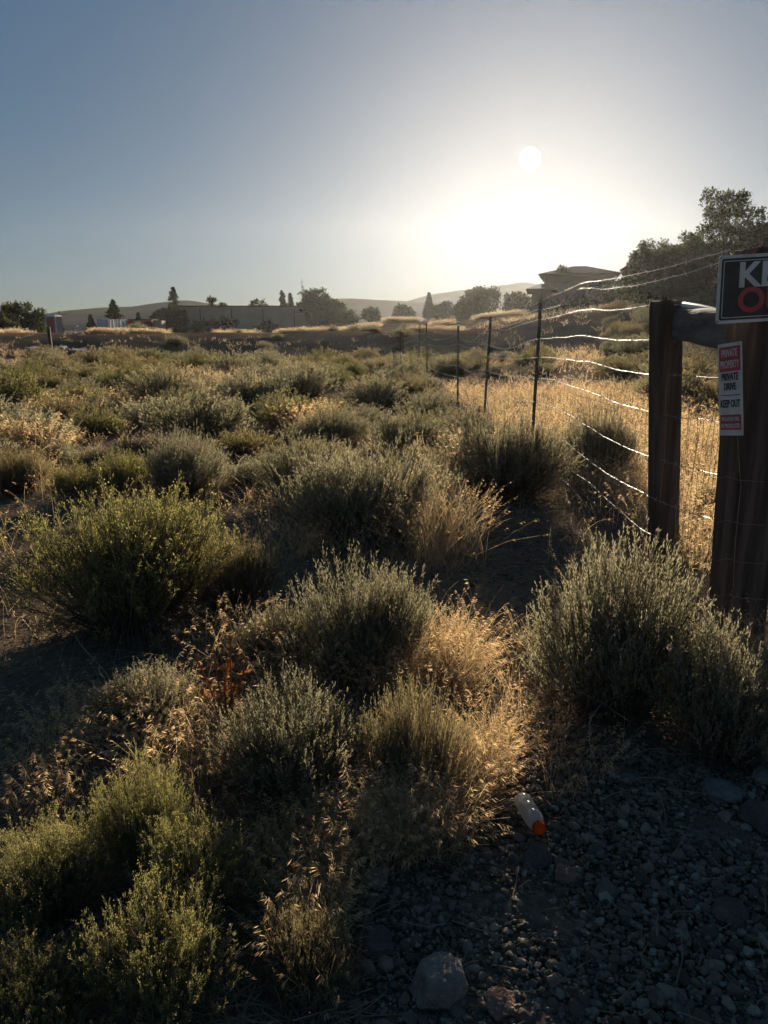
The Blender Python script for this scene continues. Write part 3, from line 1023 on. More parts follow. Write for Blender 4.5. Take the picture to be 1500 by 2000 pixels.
def timber(base, top, w, seed, mi=0):
    b = MB()
    base, top = np.array(base), np.array(top)
    n, sd = 60, 96
    rr = np.random.default_rng(seed)
    V = []
    rot = .18
    cr = rr.uniform(0, 6.28, 14)
    for i in range(n):
        t = i / (n - 1)
        c = base * (1 - t) + top * t
        for j in range(sd):
            a = j / sd * 2 * math.pi
            q = 1 / (abs(math.cos(a)) ** 7 + abs(math.sin(a)) ** 7) ** (1 / 7)
            q *= 1 + .018 * mnoise.noise(Vector((math.cos(a) * 2 + seed, math.sin(a) * 2, c[2] * 1.2))) + .012 * mnoise.noise(Vector((math.cos(a) * 9, math.sin(a) * 9 + seed, c[2] * 2.5)))
            for ck in cr[:6]:
                dd = abs((a - ck + math.pi) % (2 * math.pi) - math.pi)
                if dd < .09: q *= 1 - (.05 + .04 * math.sin(c[2] * 3 + ck * 5)) * (1 - dd / .09)
            if i == n - 1: q *= .93
            x, y = q * math.cos(a + 0) * w / 2, q * math.sin(a) * w / 2
            V.append((c[0] + x * math.cos(rot) - y * math.sin(rot), c[1] + x * math.sin(rot) + y * math.cos(rot), c[2] + (.012 * mnoise.noise(Vector((x * 20, y * 20, seed))) if i >= n - 2 else 0)))
    f = [(i * sd + j, i * sd + (j + 1) % sd, (i + 1) * sd + (j + 1) % sd, (i + 1) * sd + j) for i in range(n - 1) for j in range(sd)]
    b.add(V, f)
    k = (n - 1) * sd
    cap = V[k:] + [tuple(top)]
    b.add(cap, [(j, (j + 1) % sd, sd, sd) for j in range(sd)])
    return b


P0b, P0t = at_y(1440, 1232, 3.45), at_y(1492, 488, 3.5)
P1b, P1t = at_y(1298, 1105, 4.8), at_y(1301, 588, 4.8)
P0b[2] -= .15; P1b[2] -= .15
fpart('timber_post', timber(P0b, P0t, .215, 3), M['post'], True)
fpart('timber_post', timber(P1b, P1t, .165, 8), M['post'], True)

# brace beam between the two timber posts, with a pale pipe lying along its top
A, B = at_y(1330, 632, 4.72), at_y(1447, 645, 3.58)
bb = MB()
ax = unit(B - A)
sidev = unit(np.cross(ax, [0, 0, 1])); upv = np.cross(sidev, ax)
ring = []
NB_, SB_ = 30, 40
for t in np.linspace(0, 1, NB_):
    c = A * (1 - t) + B * t
    for j in range(SB_):
        a = j / SB_ * 2 * math.pi
        q = 1 / (abs(math.cos(a)) ** 6 + abs(math.sin(a)) ** 6) ** (1 / 6)
        q *= 1 + .05 * mnoise.noise(Vector((math.cos(a) * 2, math.sin(a) * 2, t * 5))) + .05 * mnoise.noise(Vector((math.cos(a) * 8, math.sin(a) * 8, t * 2)))
        ring.append(c + sidev * math.cos(a) * q * .055 + upv * math.sin(a) * q * .1)
bb.add(ring, [(i * SB_ + j, i * SB_ + (j + 1) % SB_, (i + 1) * SB_ + (j + 1) % SB_, (i + 1) * SB_ + j) for i in range(NB_ - 1) for j in range(SB_)])
fpart('brace_beam', bb, M['beam'], True)
pp = MB()
pp.tube([at_y(1336, 595, 4.6), at_y(1368, 601, 4.28), at_y(1404, 610, 4.0)], .019, 10)
fpart('brace_pipe', pp, M['pipe'], True)['label'] = 'white pipe along the top of the brace beam'

# steel posts
TP = [8.5, 11.7, 14.5, 20.4, 23.4]
for i, y in enumerate(TP):
    x = FX0 + FSL * y
    z0 = float(Z(x, y))
    h = (1.92 if i == 0 else 1.72) + .05 * math.sin(i * 2.3)
    lx = .07 * math.sin(i * 1.7 + .3)
    t = MB()
    n = 3
    for (x0, x1, y0, y1) in ((-.019, .019, -.003, .003), (-.003, .003, -.028, -.003)):
        v = []
        for (zz, sh) in ((-.3, 0), (h, lx)):
            v += [(x + x0 + sh, y + y0, z0 + zz), (x + x1 + sh, y + y0, z0 + zz), (x + x1 + sh, y + y1, z0 + zz), (x + x0 + sh, y + y1, z0 + zz)]
        t.add(v, [(0, 3, 2, 1), (4, 5, 6, 7), (0, 1, 5, 4), (1, 2, 6, 5), (2, 3, 7, 6), (3, 0, 4, 7)])
    for q in range(24):     # studs
        zz = z0 + .2 + q * .062
        t.box(x - .007 + lx * q / 24, x + .007 + lx * q / 24, y - .034, y - .028, zz, zz + .014)
    fpart('steel_post', t, M['tpost'])
# corner post at the far end
cx, cyy = FX0 + FSL * 25.6, 25.6
t = timber((cx - .35, 26.2, -.2), (cx - .35, 26.2, 1.45), .13, 21)
fpart('timber_post', t, M['post'], True)

# strands of barbed wire: rows of the photograph (zoomed by 2.5 from 900,500), turned into heights on the fence
STR = [
    [(1330, 20), (1250, 40), (1060, 98), (930, 125), (830, 150), (700, 160), (580, 155), (545, 185), (490, 238), (400, 262), (355, 267)],
    [(1330, -40), (1250, -12), (1060, 42), (900, 80), (850, 92), (740, 110), (610, 130), (480, 180), (400, 215), (352, 238)],
    [(1330, 270), (1100, 238), (940, 240), (800, 260), (720, 265), (630, 258), (560, 270), (450, 300), (355, 317)],
    [(1330, 425), (1050, 412), (740, 412), (630, 392), (550, 393), (440, 402), (360, 405)],
    [(1330, 600), (1060, 582), (840, 570), (740, 548), (650, 520), (550, 510), (440, 496), (360, 495)],
    [(1330, 820), (1060, 785), (940, 768), (850, 740), (760, 720), (700, 690), (600, 655), (500, 620), (440, 600), (360, 596)],
    [(1330, 1085), (1050, 1020), (900, 975), (800, 935), (720, 892), (620, 832), (540, 780), (460, 740), (360, 710)],
    [(1330, 1310), (1250, 1290), (1040, 1225), (900, 1165), (760, 1090), (640, 1012), (540, 930), (450, 860), (365, 812)],
    [(1200, 1480), (1000, 1390), (900, 1345), (800, 1265), (740, 1210), (620, 1100), (550, 1055), (480, 990), (415, 925), (360, 885)],
    [(760, 1440), (700, 1360), (640, 1280), (600, 1200), (540, 1130), (490, 1085), (430, 1040)],
    [(680, 1420), (605, 1310), (550, 1220), (500, 1185), (450, 1120)],
]
wr = np.random.default_rng(41)


def wire_path(pts, r, amp=.005, step=.05):
    pts = np.asarray(pts, float)
    seg = np.linalg.norm(np.diff(pts, axis=0), axis=1)
    s = np.concatenate([[0], np.cumsum(seg)])
    q = np.arange(0, s[-1], step)
    P = np.stack([np.interp(q, s, pts[:, k]) for k in range(3)], -1)
    ke = np.ones(5) / 5
    for k in range(3):
        P[:, k] = np.convolve(np.pad(P[:, k], 2, mode='edge'), ke, 'valid')
    wob = r.normal(size=(len(P), 3)) * amp
    for k in range(3):
        wob[:, k] = np.convolve(np.pad(wob[:, k], 2, mode='edge'), ke, 'valid')
    P[1:-1] += wob[1:-1]
    return P


def barbed(P, r, rad=.0011):
    """two strands twisted round each other, with barbs every 12 cm"""
    b = MB()
    n = len(P)
    t = unit(np.gradient(P, axis=0))
    a = unit(np.cross(t, [.2, .1, 1])); c = np.cross(t, a)
    ph = np.arange(n) * 1.15
    for k in (0, math.pi):
        off = a * np.cos(ph + k)[:, None] + c * np.sin(ph + k)[:, None]
        b.tube(P + off * rad, rad, 4)
    for i in range(2, n - 2, 3):
        for q in range(2):
            d = unit(np.cross(t[i], r.normal(size=3)))
            b.tube([P[i] - d * .018, P[i] + d * .018], .0014, 3)
    return b


for si, row in enumerate(STR):
    pts = [fence_pt(900 + zx / 2.5, 500 + zy / 2.5) for zx, zy in row]
    pts = [p for p in pts if p[1] > 3.0]
    if si <= 8:             # carry the strand on from post to post to the far corner
        h0 = pts[-1][2]
        hend = 1.66 - .19 * si if si > 0 else 1.70
        hts = [h0] + [h0 * (1 - (k + 1) / 4) + hend * (k + 1) / 4 for k in range(len(TP) - 1)]
        for k in range(len(TP) - 1):
            y0, y1 = TP[k], TP[k + 1]
            sag = wr.uniform(.03, .16) * (1 if si < 4 else .7)
            for q in (.25, .5, .75, 1.0):
                yy = y0 + (y1 - y0) * q
                zz = hts[k] * (1 - q) + hts[k + 1] * q - sag * 4 * q * (1 - q) + wr.normal() * .012
                pts.append(np.array([FX0 + FSL * yy - .03, yy, max(zz, .06)]))
        pts.append(np.array([cx - .35, 26.2, max(hts[-1] - .25, .1)]))
    P = wire_path(pts, wr)
    fpart('barbed_wire', barbed(P, wr), M['wire'])

# woven stock wire behind the strands
wm = MB()
y = 3.5
while y < 14:
    x = FX0 + FSL * y + .03
    if y < 4.6: x = np.interp(y, [3.5, 4.8], [P0b[0] - .1, FX0 + FSL * 4.8]) + .03
    z0 = float(Z(x, y))
    zz = np.linspace(z0, z0 + 1.15, 7)
    pts = np.stack([x + wr.normal(size=7) * .006, y + wr.normal(size=7) * .012, zz], -1)
    wm.tube(pts, .0016, 3)
    y += .095
for hh in (.1, .2, .31, .43, .56, .7, .85, 1.0, 1.15):
    ys = np.arange(4.7, 14, .15)
    wm.tube(np.stack([FX0 + FSL * ys + .03, ys, Z(FX0 + FSL * ys, ys) + hh + wr.normal(size=len(ys)) * .005], -1), .0016, 3)
fpart('stock_wire', wm, M['rustwire'])
# loose vertical ties on the timber posts
def tie(p, rad, sd):
    b = MB(); b.tube(p, rad, sd); fpart('tie_wire', b, M['rustwire'])


tie([at_y(1440, 850, 3.32), at_y(1447, 950, 3.32), at_y(1436, 1060, 3.32), at_y(1430, 1190, 3.32)], .0018, 4)
tie([at_y(1300, 760, 4.7), at_y(1299, 880, 4.7), at_y(1288, 985, 4.7)], .0018, 4)
for py in (935, 1020, 1095, 1165):
    tie([at_y(1402, py, 3.33), at_y(1420, py - 4, 3.32), at_y(1445, py + 3, 3.32), at_y(1492, py + 6, 3.34)], .0016, 4)


# ------------------------------------------------------------------ signs
def text_mesh(body, size, bold=.0, xs=1.0, extrude=.0012):
    cu = bpy.data.curves.new('lettering', 'FONT')
    cu.body = body
    cu.size = size
    cu.align_x = 'CENTER'; cu.align_y = 'CENTER'
    cu.extrude = extrude
    cu.offset = bold * size
    cu.resolution_u = 6
    o = bpy.data.objects.new('lettering', cu)
    COL.objects.link(o)
    dg = bpy.context.evaluated_depsgraph_get()
    me = bpy.data.meshes.new_from_object(o.evaluated_get(dg))
    bpy.data.objects.remove(o); bpy.data.curves.remove(cu)
    me.transform(Matrix.Scale(xs, 4, (1, 0, 0)))
    me.materials.clear()
    return me


def rrect(w, h, rad, d0, d1, hole=None):
    """rounded rectangle slab in the XY plane between z=d0 and d1, hollow when hole=(w,h,rad)"""
    def outline(w, h, rad):
        o = []
        for cx_, cy_, a0 in ((w / 2 - rad, h / 2 - rad, 0), (-w / 2 + rad, h / 2 - rad, 90), (-w / 2 + rad, -h / 2 + rad, 180), (w / 2 - rad, -h / 2 + rad, 270)):
            for k in range(7):
                a = math.radians(a0 + k * 15)
                o.append((cx_ + rad * math.cos(a), cy_ + rad * math.sin(a)))
        return o
    me = bpy.data.meshes.new('slab')
    bm = bmesh.new()
    O = outline(w, h, rad); n = len(O)
    t = [bm.verts.new((x, y, d1)) for x, y in O]; bt = [bm.verts.new((x, y, d0)) for x, y in O]
    for j in range(n): bm.faces.new((bt[j], bt[(j + 1) % n], t[(j + 1) % n], t[j]))
    if hole is None:
        bm.faces.new(t); bm.faces.new(bt[::-1])
    else:
        I = outline(*hole)
        ti = [bm.verts.new((x, y, d1)) for x, y in I]; bi = [bm.verts.new((x, y, d0)) for x, y in I]
        for j in range(n):
            k = (j + 1) % n
            bm.faces.new((t[j], t[k], ti[k], ti[j])); bm.faces.new((bt[k], bt[j], bi[j], bi[k])); bm.faces.new((bi[k], bi[j], ti[j], ti[k]))
    bm.to_mesh(me); bm.free()
    return me


def put(name, me, mat, parent, x=0, y=0, z=0):
    me.materials.clear(); me.materials.append(mat)
    o = link(name, me, parent, (x, y, z))
    return o


def face_matrix(centre, xdir, ydir):
    xd = Vector(xdir).normalized()
    yd = Vector(ydir); yd = (yd - xd * yd.dot(xd)).normalized()
    zd = xd.cross(yd)
    m = Matrix((xd, yd, zd)).transposed().to_4x4()
    m.translation = Vector(centre)
    return m


# big KEEP OUT sign: white border, black field
YS = 3.36
tl, bl_, tr = at_y(1402, 500, YS), at_y(1400, 633, YS), at_y(1500, 494, YS)
sh = float(np.linalg.norm(tl - bl_)); sw = sh * 1.72
xd = unit(tr - tl); yd = unit(tl - bl_)
cen = bl_ + xd * sw / 2 + yd * sh / 2
ks = empty('warning_sign'); ks.matrix_world = face_matrix(cen, xd, yd)
tag(ks, 'large black KEEP OUT sign with a white border on the right timber post', 'sign')
put('sign_plate', rrect(sw, sh, .014, -.004, 0), M['white'], ks)
put('sign_field', rrect(sw * .945, sh * .905, .01, .0002, .0014), M['black'], ks)
put('border_line', rrect(sw * .91, sh * .84, .006, .0016, .0024, (sw * .897, sh * .817, .005)), M['white'], ks)
put('lettering', text_mesh('KEEP', sh * .50, .028, 1.04), M['white'], ks, .0, sh * .185, .003)
put('lettering', text_mesh('OUT', sh * .50, .028, 1.04), M['red'], ks, .0, -sh * .185, .003)['label'] = 'red word OUT'
for sx in (-1, 1):
    for sy in (-1, 1):
        bm_ = MB(); bm_.tube([(sx * sw * .485, sy * sh * .465, .0), (sx * sw * .485, sy * sh * .465, .003)], .004, 10)
        put('rivet', bm_.mesh('rivet', M['tpost']), M['tpost'], ks)

# narrow sign seen at a slant
YN = 3.26
c1, c2, c3, c4 = at_y(1410, 673, YN + .08), at_y(1457, 667, YN - .06), at_y(1443, 848, YN - .06), at_y(1397, 850, YN + .08)
xd = unit((c2 - c1) + (c3 - c4)); yd = unit((c1 - c4) + (c2 - c3))
nw = float(np.linalg.norm(c2 - c1)); nh = float(np.linalg.norm(c1 - c4))
ps = empty('property_sign'); ps.matrix_world = face_matrix((c1 + c2 + c3 + c4) / 4, xd, yd)
tag(ps, 'narrow red and white PRIVATE PROPERTY sign hanging tilted on the right timber post', 'sign')
put('sign_plate', rrect(nw, nh, .006, -.003, 0), M['white'], ps)
put('red_band', rrect(nw * .88, nh * .265, .002, .0002, .001), M['red'], ps, 0, nh * .33)
put('red_band', rrect(nw * .88, nh * .165, .002, .0002, .001), M['red'], ps, 0, -nh * .355)
k = nw / .9
for txt, yy, size, mat, wfit in (('PRIVATE', .39, .088, 'white', .66), ('PROPERTY', .27, .088, 'white', .78), ('PRIVATE', .135, .088, 'black', .70), ('DRIVE', .03, .088, 'black', .5),
                                 ('KEEP OUT', -.155, .092, 'black', .82), ('VIOLATORS WILL', -.32, .05, 'white', .78), ('BE PROSECUTED', -.395, .05, 'white', .78)):
    me = text_mesh(txt, nh * size * 1.25, .02, 1.0, .0006)
    xsz = max(v.co.x for v in me.vertices) - min(v.co.x for v in me.vertices)
    me.transform(Matrix.Scale(nw * wfit / xsz, 4, (1, 0, 0)))
    put('lettering', me, M[mat], ps, 0, nh * yy, .0018)
put('rule_line', rrect(nw * .8, nh * .008, .0005, .0002, .0012), M['black'], ps, 0, -nh * .06)

# ------------------------------------------------------------------ bottle
def build_bottle():
    m, nt, out = new_mat('clear_plastic')
    gl = nt.nodes.new('ShaderNodeBsdfPrincipled')
    gl.inputs['Base Color'].default_value = (.93, .94, .93, 1)
    gl.inputs['Roughness'].default_value = .16
    gl.inputs['IOR'].default_value = 1.4
    gl.inputs['Transmission Weight'].default_value = .75
    tr_ = nt.nodes.new('ShaderNodeBsdfTranslucent'); tr_.inputs[0].default_value = (.88, .87, .85, 1)
    tp = nt.nodes.new('ShaderNodeBsdfTransparent')
    m1 = nt.nodes.new('ShaderNodeMixShader'); m1.inputs[0].default_value = .55
    nt.links.new(gl.outputs[0], m1.inputs[1]); nt.links.new(tr_.outputs[0], m1.inputs[2])
    m2 = nt.nodes.new('ShaderNodeMixShader'); m2.inputs[0].default_value = .2
    nt.links.new(m1.outputs[0], m2.inputs[1]); nt.links.new(tp.outputs[0], m2.inputs[2])
    nt.links.new(m2.outputs[0], out.inputs[0])
    mc = leaf_mat('orange_cap', [(.75, .10, .015), (.85, .14, .02)], .45, (1, .8, .5), island=False)
    prof = [(0, .0), (.022, .0), (.030, .006), (.0335, .014), (.0335, .05), (.0318, .056), (.0318, .062), (.0335, .068), (.0335, .098), (.031, .104),
            (.031, .109), (.0335, .115), (.0335, .132), (.031, .146), (.025, .158), (.0195, .164), (.0185, .17), (.0185, .176)]
    sd = 40
    V = []
    for (rr, zz) in prof:
        for j in range(sd):
            a = j / sd * 2 * math.pi
            q = rr
            if .015 < zz < .05: q *= 1 - .12 * max(0, math.cos(4 * a)) ** 2
            if .07 < zz < .1: q *= 1 - .2 * max(0, math.cos(2 * a + .5)) ** 4 * math.sin((zz - .07) / .03 * 3.1)**2
            V.append((q * math.cos(a), q * math.sin(a), zz))
    f = [(i * sd + j, i * sd + (j + 1) % sd, (i + 1) * sd + (j + 1) % sd, (i + 1) * sd + j) for i in range(len(prof) - 1) for j in range(sd)]
    b = MB(); b.add(V, f)
    o = empty('plastic_bottle')
    tag(o, 'empty clear plastic bottle with an orange cap lying at the edge of the golden grass', 'bottle')
    body = link('bottle_body', b.mesh('bottle_body', m, True), o)
    so = body.modifiers.new('thickness', 'SOLIDIFY'); so.thickness = .0007; so.offset = -1
    V = []
    cp = [(.0215, .166), (.0225, .168), (.0225, .186), (.0205, .1895), (.012, .190), (.0, .190)]
    for (rr, zz) in cp:
        for j in range(sd):
            a = j / sd * 2 * math.pi
            q = rr * (1 + (.02 if j % 2 else 0) * (rr > .02))
            V.append((q * math.cos(a), q * math.sin(a), zz))
    f = [(i * sd + j, i * sd + (j + 1) % sd, (i + 1) * sd + (j + 1) % sd, (i + 1) * sd + j) for i in range(len(cp) - 1) for j in range(sd)]
    b = MB(); b.add(V, f)
    link('bottle_cap', b.mesh('bottle_cap', mc, True), o)
    cap = BOTTLE_CAP
    axis = BOTTLE_AXIS
    o.scale = (.88, .88, .88)
    st_ = cap - axis * .188 * .88
    q = Vector(axis).to_track_quat('Z', 'Y')
    o.rotation_mode = 'QUATERNION'; o.rotation_quaternion = q
    o.location = st_
    return o


build_bottle()

# ------------------------------------------------------------------ loose stalks and wires, the rust brown weed
def strand(name, pix, lift, rad, mat, label, cat, extra=None):
    P = []
    for (px, py), lf in zip(pix, lift):
        h = ground_hit(px, py)
        d = np.array([0, 0, EYE]) - h
        t = lf / d[2]
        P.append(h + d * t)
    P = np.array(P)
    s = np.concatenate([[0], np.cumsum(np.linalg.norm(np.diff(P, axis=0), axis=1))])
    q = np.linspace(0, s[-1], 60)
    Q = np.stack([np.interp(q, s, P[:, k]) for k in range(3)], -1)
    ke = np.ones(7) / 7
    for k in range(3): Q[:, k] = np.convolve(np.pad(Q[:, k], 3, mode='edge'), ke, 'valid')
    Q += np.random.default_rng(len(pix)).normal(size=Q.shape) * .0012
    b = MB(); b.tube(Q, np.linspace(rad, rad * .8, 60), 6)
    if extra:
        for i, d2 in extra: b.tube([Q[i], Q[i] + np.array(d2) * .5, Q[i] + np.array(d2) + np.array([0, 0, .01])], rad * .6, 5)
    tag(link(name, b.mesh(name, mat, True)), label, cat)


strand('loose_wire', [(997, 1270), (1040, 1295), (1080, 1315), (1130, 1350), (1180, 1375), (1230, 1410)], [.22, .2, .18, .16, .13, .1], .0022, M['palewire'], 'pale loose wire slanting down in front of the tall sagebrush', 'wire', [(25, (.04, .02, .03))])
strand('loose_wire', [(1160, 1485), (1150, 1440), (1152, 1405), (1175, 1375), (1205, 1360), (1240, 1362)], [.02, .06, .1, .13, .15, .14], .0022, M['palewire'], 'pale wire bent into an open hook left of the blue grey sagebrush', 'wire')
strand('dry_stalk', [(145, 1240), (160, 1262), (185, 1290), (205, 1310), (218, 1335), (240, 1380)], [.25, .22, .2, .17, .14, .06], .003, M['litter'], 'pale wavy dry stalk hanging below the big green dome', 'stalk', [(30, (-.03, .01, .02))])
strand('dry_stalk', [(-20, 1438), (40, 1420), (90, 1411), (140, 1407), (172, 1406)], [.1, .11, .12, .12, .1], .003, M['litter'], 'long pale stalk lying nearly level at the left edge', 'stalk', [(40, (.02, .03, .03))])
strand('dry_stalk', [(196, 1412), (205, 1395), (225, 1387), (255, 1385), (280, 1390)], [.05, .1, .12, .12, .1], .003, M['litter'], 'short arched pale stalk in front of the small low sagebrush', 'stalk')


def build_weed():
    hit = ground_hit(445, 1452)
    o = empty('dried_weed', (hit[0], hit[1], float(Z(hit[0], hit[1]))))
    tag(o, 'rust brown dried weed with knobbed stalks standing on the left of the centre', 'weed')
    st = MB(); hd = MB()
    ww = np.random.default_rng(6)
    zc = depth_of(hit)
    y = hit[1]
    for px, py in ((385, 1283), (416, 1283), (450, 1246), (481, 1288), (435, 1305), (463, 1320), (405, 1330), (470, 1345), (395, 1350), (445, 1290)):
        tip = at_y(px, py, y + ww.uniform(-.05, .05)) - np.array(o.location)
        base = np.array([ww.uniform(-.03, .03), ww.uniform(-.03, .03), -.02])
        t = np.linspace(0, 1, 8)[:, None]
        P = base * (1 - t) + tip * t + np.array([0, 0, .0]) + ww.normal(size=(8, 3)) * .003
        P[:, :2] -= (np.sin(t * math.pi) * .12 * tip[None, :2])
        st.tube(P, np.linspace(.0045, .0032, 8), 6)
        k = 5
        for q in range(4):      # side leaves folded along the stalk
            i = ww.integers(2, 7)
            dd = unit(np.array([[ww.normal(), ww.normal(), .8]]))
            st.leaves(P[i][None], dd, [.05], [.014], unit(np.cross(dd, rand_dir(1, ww))))
        v, f = ico(2)
        v = v * np.array([.009, .009, .012]) * (1 + .12 * ww.normal(size=(len(v), 1)))
        hb = MB(); hb.add(v + tip, f); link('seed_head', hb.mesh('seed_head', M['rustweed'], True), o)
        for q in range(10):
            a = ww.uniform(.35, .97)
            p = P[int(a * 7)]
            dd = rand_dir(1, ww)
            hd.leaves(p[None], dd, [.02], [.009], unit(np.cross(dd, rand_dir(1, ww))))
    link('stalks', st.mesh('stalks', M['rustweed']), o)
    link('leaves', hd.mesh('leaves', M['rustweed']), o)


build_weed()

# ------------------------------------------------------------------ trees
def leaf_cloud(mb, centres, radii, n, size, r, flat=1.0, down=0.0):
    """leaf sprays spread through the volume of many clumps"""
    c = np.repeat(centres, n, 0)
    rad = np.repeat(radii, n)
    d = rand_dir(len(c), r) * (r.uniform(0, 1, len(c)) ** .45 * rad)[:, None]
    d[:, 2] *= flat
    B = c + d
    D = unit(rand_dir(len(c), r) + np.array([0, 0, -down]))
    mb.leaves(B, D, size * r.uniform(.6, 1.4, len(B)), size * .5 * r.uniform(.6, 1.3, len(B)), unit(np.cross(D, rand_dir(len(B), r))))


def tree_root(name, px, base_y, y, label, group=None):
    b = at_y(px, base_y, y)
    z = float(Z(b[0], y))
    o = empty(name, (b[0], y, z))
    tag(o, label, 'tree', group)
    return o, z


def broadleaf(px, w, top, base, y, seed, label, group=None, leaf=None, dens=1.0, mat='tree', trunk=True, name='broadleaf_tree', low=.12, ragged=.3):
    r = np.random.default_rng(seed)
    o, z = tree_root(name, px, base, y, label, group)
    H = at_y(px, top, y)[2] - z
    R = w * .5 * y / F
    tk = MB()
    tk.tube([(0, 0, -.3), (.05 * R, 0, H * .25), (-.03 * R, .02, H * .6), (.02, 0, H * .85)], [.05 * H * .6, .04 * H * .6, .02 * H * .6, .008 * H], 8)
    nc = int(46 * dens)
    s = np.sqrt(r.uniform(0, 1, nc)); ph = r.uniform(0, 6.28, nc)
    zt = r.uniform(low, .95, nc)
    prof = np.sqrt(np.clip(1 - ((zt - .5) / .56) ** 2, .05, 1))
    C = np.stack([R * s * prof * np.cos(ph), R * s * prof * np.sin(ph), H * zt], -1) * (1 + ragged * r.normal(size=(nc, 1)) * .25)
    C[:, 2] = np.clip(C[:, 2], .05 * H, H * .97)
    for i in range(0, nc, 3):
        a = np.array([0, 0, H * r.uniform(.15, .5)])
        tk.tube([a, (a + C[i]) / 2 + np.array([0, 0, .04 * H]), C[i]], [.014 * H, .009 * H, .004 * H], 5)
    cr = MB()
    rad = R * r.uniform(.16, .36, nc)
    lf = leaf or y * .0042
    leaf_cloud(cr, C, rad, int(75 * dens), lf, r, .8)
    link('trunk', tk.mesh('trunk', M['bark'], True), o)
    link('crown', cr.mesh('crown', M[mat]), o)
    return o


def conifer(px, w, top, base, y, seed, label, group=None, name='pine_tree', slim=False, gaps=.4):
    r = np.random.default_rng(seed)
    o, z = tree_root(name, px, base, y, label, group)
    H = at_y(px, top, y)[2] - z
    R = w * .5 * y / F * (1.3 if not slim else 1.15)
    tk = MB(); cr = MB()
    tk.tube([(0, 0, -.3), (0, 0, H * .5), (.02, 0, H * .98)], [.028 * H, .018 * H, .004 * H], 8)
    tiers = 20 if not slim else 24
    for i in range(tiers):
        t = (.1 if not slim else .03) + (.88 if not slim else .95) * i / (tiers - 1)
        rr = R * ((1 - t) ** .9 * (1 if slim else r.uniform(.6, 1.2)) + .03)
        nb = 9
        for k in range(nb):
            if r.uniform() < (gaps if not slim else .05): continue
            a = r.uniform(0, 6.28)
            L = rr * r.uniform(.75, 1.1)
            p0 = np.array([0, 0, H * t])
            droop = (-.12 if not slim else .5) * L
            p2 = np.array([L * math.cos(a), L * math.sin(a), H * t + droop])
            p1 = (p0 + p2) / 2 + np.array([0, 0, .12 * L])
            tk.tube([p0, p1, p2], [.006 * H, .004 * H, .002 * H], 4)
            q = np.linspace(.25, 1, 5)[:, None]
            C = p0 * (1 - q) + p2 * q + np.array([0, 0, .06 * L])
            leaf_cloud(cr, C, np.linspace(.1, .17, 5) * rr + .01 * H, 15, y * .002, r, .55, .2)
    link('trunk', tk.mesh('trunk', M['bark'], True), o)
    link('crown', cr.mesh('crown', M['pine']), o)
    return o


def dead_tree(px, w, top, base, y, seed, label):
    r = np.random.default_rng(seed)
    o, z = tree_root('dead_tree', px, base, y, label)
    H = at_y(px, top, y)[2] - z
    R = w * .5 * y / F
    tk = MB(); br = MB()
    tk.tube([(0, 0, -.3), (.05, 0, H * .5), (0, 0, H)], [.02 * H, .014 * H, .004 * H], 7)
    for i in range(46):
        t = r.uniform(.35, .96)
        a = r.uniform(0, 6.28); L = R * r.uniform(.4, 1) * (1.25 - t)
        p0 = np.array([0, 0, H * t]); p2 = p0 + np.array([L * math.cos(a), L * math.sin(a), L * r.uniform(-.15, .45)])
        br.tube([p0, (p0 + p2) / 2 + np.array([0, 0, .05 * L]), p2], [.005 * H, .0035 * H, .002 * H], 4)
    link('trunk', tk.mesh('trunk', M['deadwood'], True), o)
    link('branches', br.mesh('branches', M['deadwood']), o)


# left group
broadleaf(48, 78, 596, 652, 82, 101, 'wide dark tree at the far left behind the shaded bank', dens=1.2)
broadleaf(5, 50, 604, 652, 84, 102, 'dark tree cut by the left edge of the photo')
broadleaf(10, 44, 625, 652, 70, 103, 'low round bush in front of the far left trees', name='round_bush', dens=.7)
broadleaf(78, 34, 612, 652, 86, 104, 'smaller dark tree between the far left tree and the portable toilet', dens=.8)
conifer(180, 22, 616, 652, 90, 105, 'small dark conifer left of the white fence panels')
conifer(226, 44, 586, 650, 105, 106, 'broad pine standing behind the white fence panels', gaps=.25)
conifer(272, 16, 612, 645, 110, 107, 'tiny conifer behind the red shed', gaps=.1)
conifer(343, 44, 561, 645, 112, 108, 'tallest pine, at the left end of the tan building', gaps=.35)
broadleaf(325, 52, 600, 645, 108, 109, 'round tree at the foot of the tallest pine', dens=.9)
broadleaf(348, 40, 605, 642, 107, 119, 'dark leafy tree against the left end of the tan building', dens=.9)
# behind the building
broadleaf(415, 22, 583, 640, 130, 110, 'small tree top above the left half of the tan roof', dens=.6)
broadleaf(438, 16, 590, 640, 130, 120, 'thin bushy tree top beside the small one over the tan roof', dens=.5)
broadleaf(497, 16, 578, 640, 135, 111, 'leaning tufted tree above the middle of the tan roof', dens=.4)
broadleaf(520, 34, 586, 640, 135, 121, 'low spreading tree above the middle of the tan roof', dens=.5)
conifer(553, 36, 568, 640, 128, 112, 'narrow pine above the right part of the tan roof')
conifer(569, 30, 573, 640, 130, 122, 'pine next to the bare tree above the tan roof')
dead_tree(592, 26, 544, 640, 126, 113, 'tall bare dead tree rising above the building')
broadleaf(612, 62, 568, 640, 118, 114, 'large round tree at the right end of the tan building', dens=1.4)
broadleaf(648, 60, 585, 640, 116, 115, 'spreading tree sloping down right of the large round tree', dens=1.1)
broadleaf(585, 40, 595, 640, 121, 123, 'low tree filling the gap behind the right end of the tan building')
broadleaf(678, 40, 606, 640, 112, 124, 'low tree at the right end of the tree row beside the building', dens=.7)
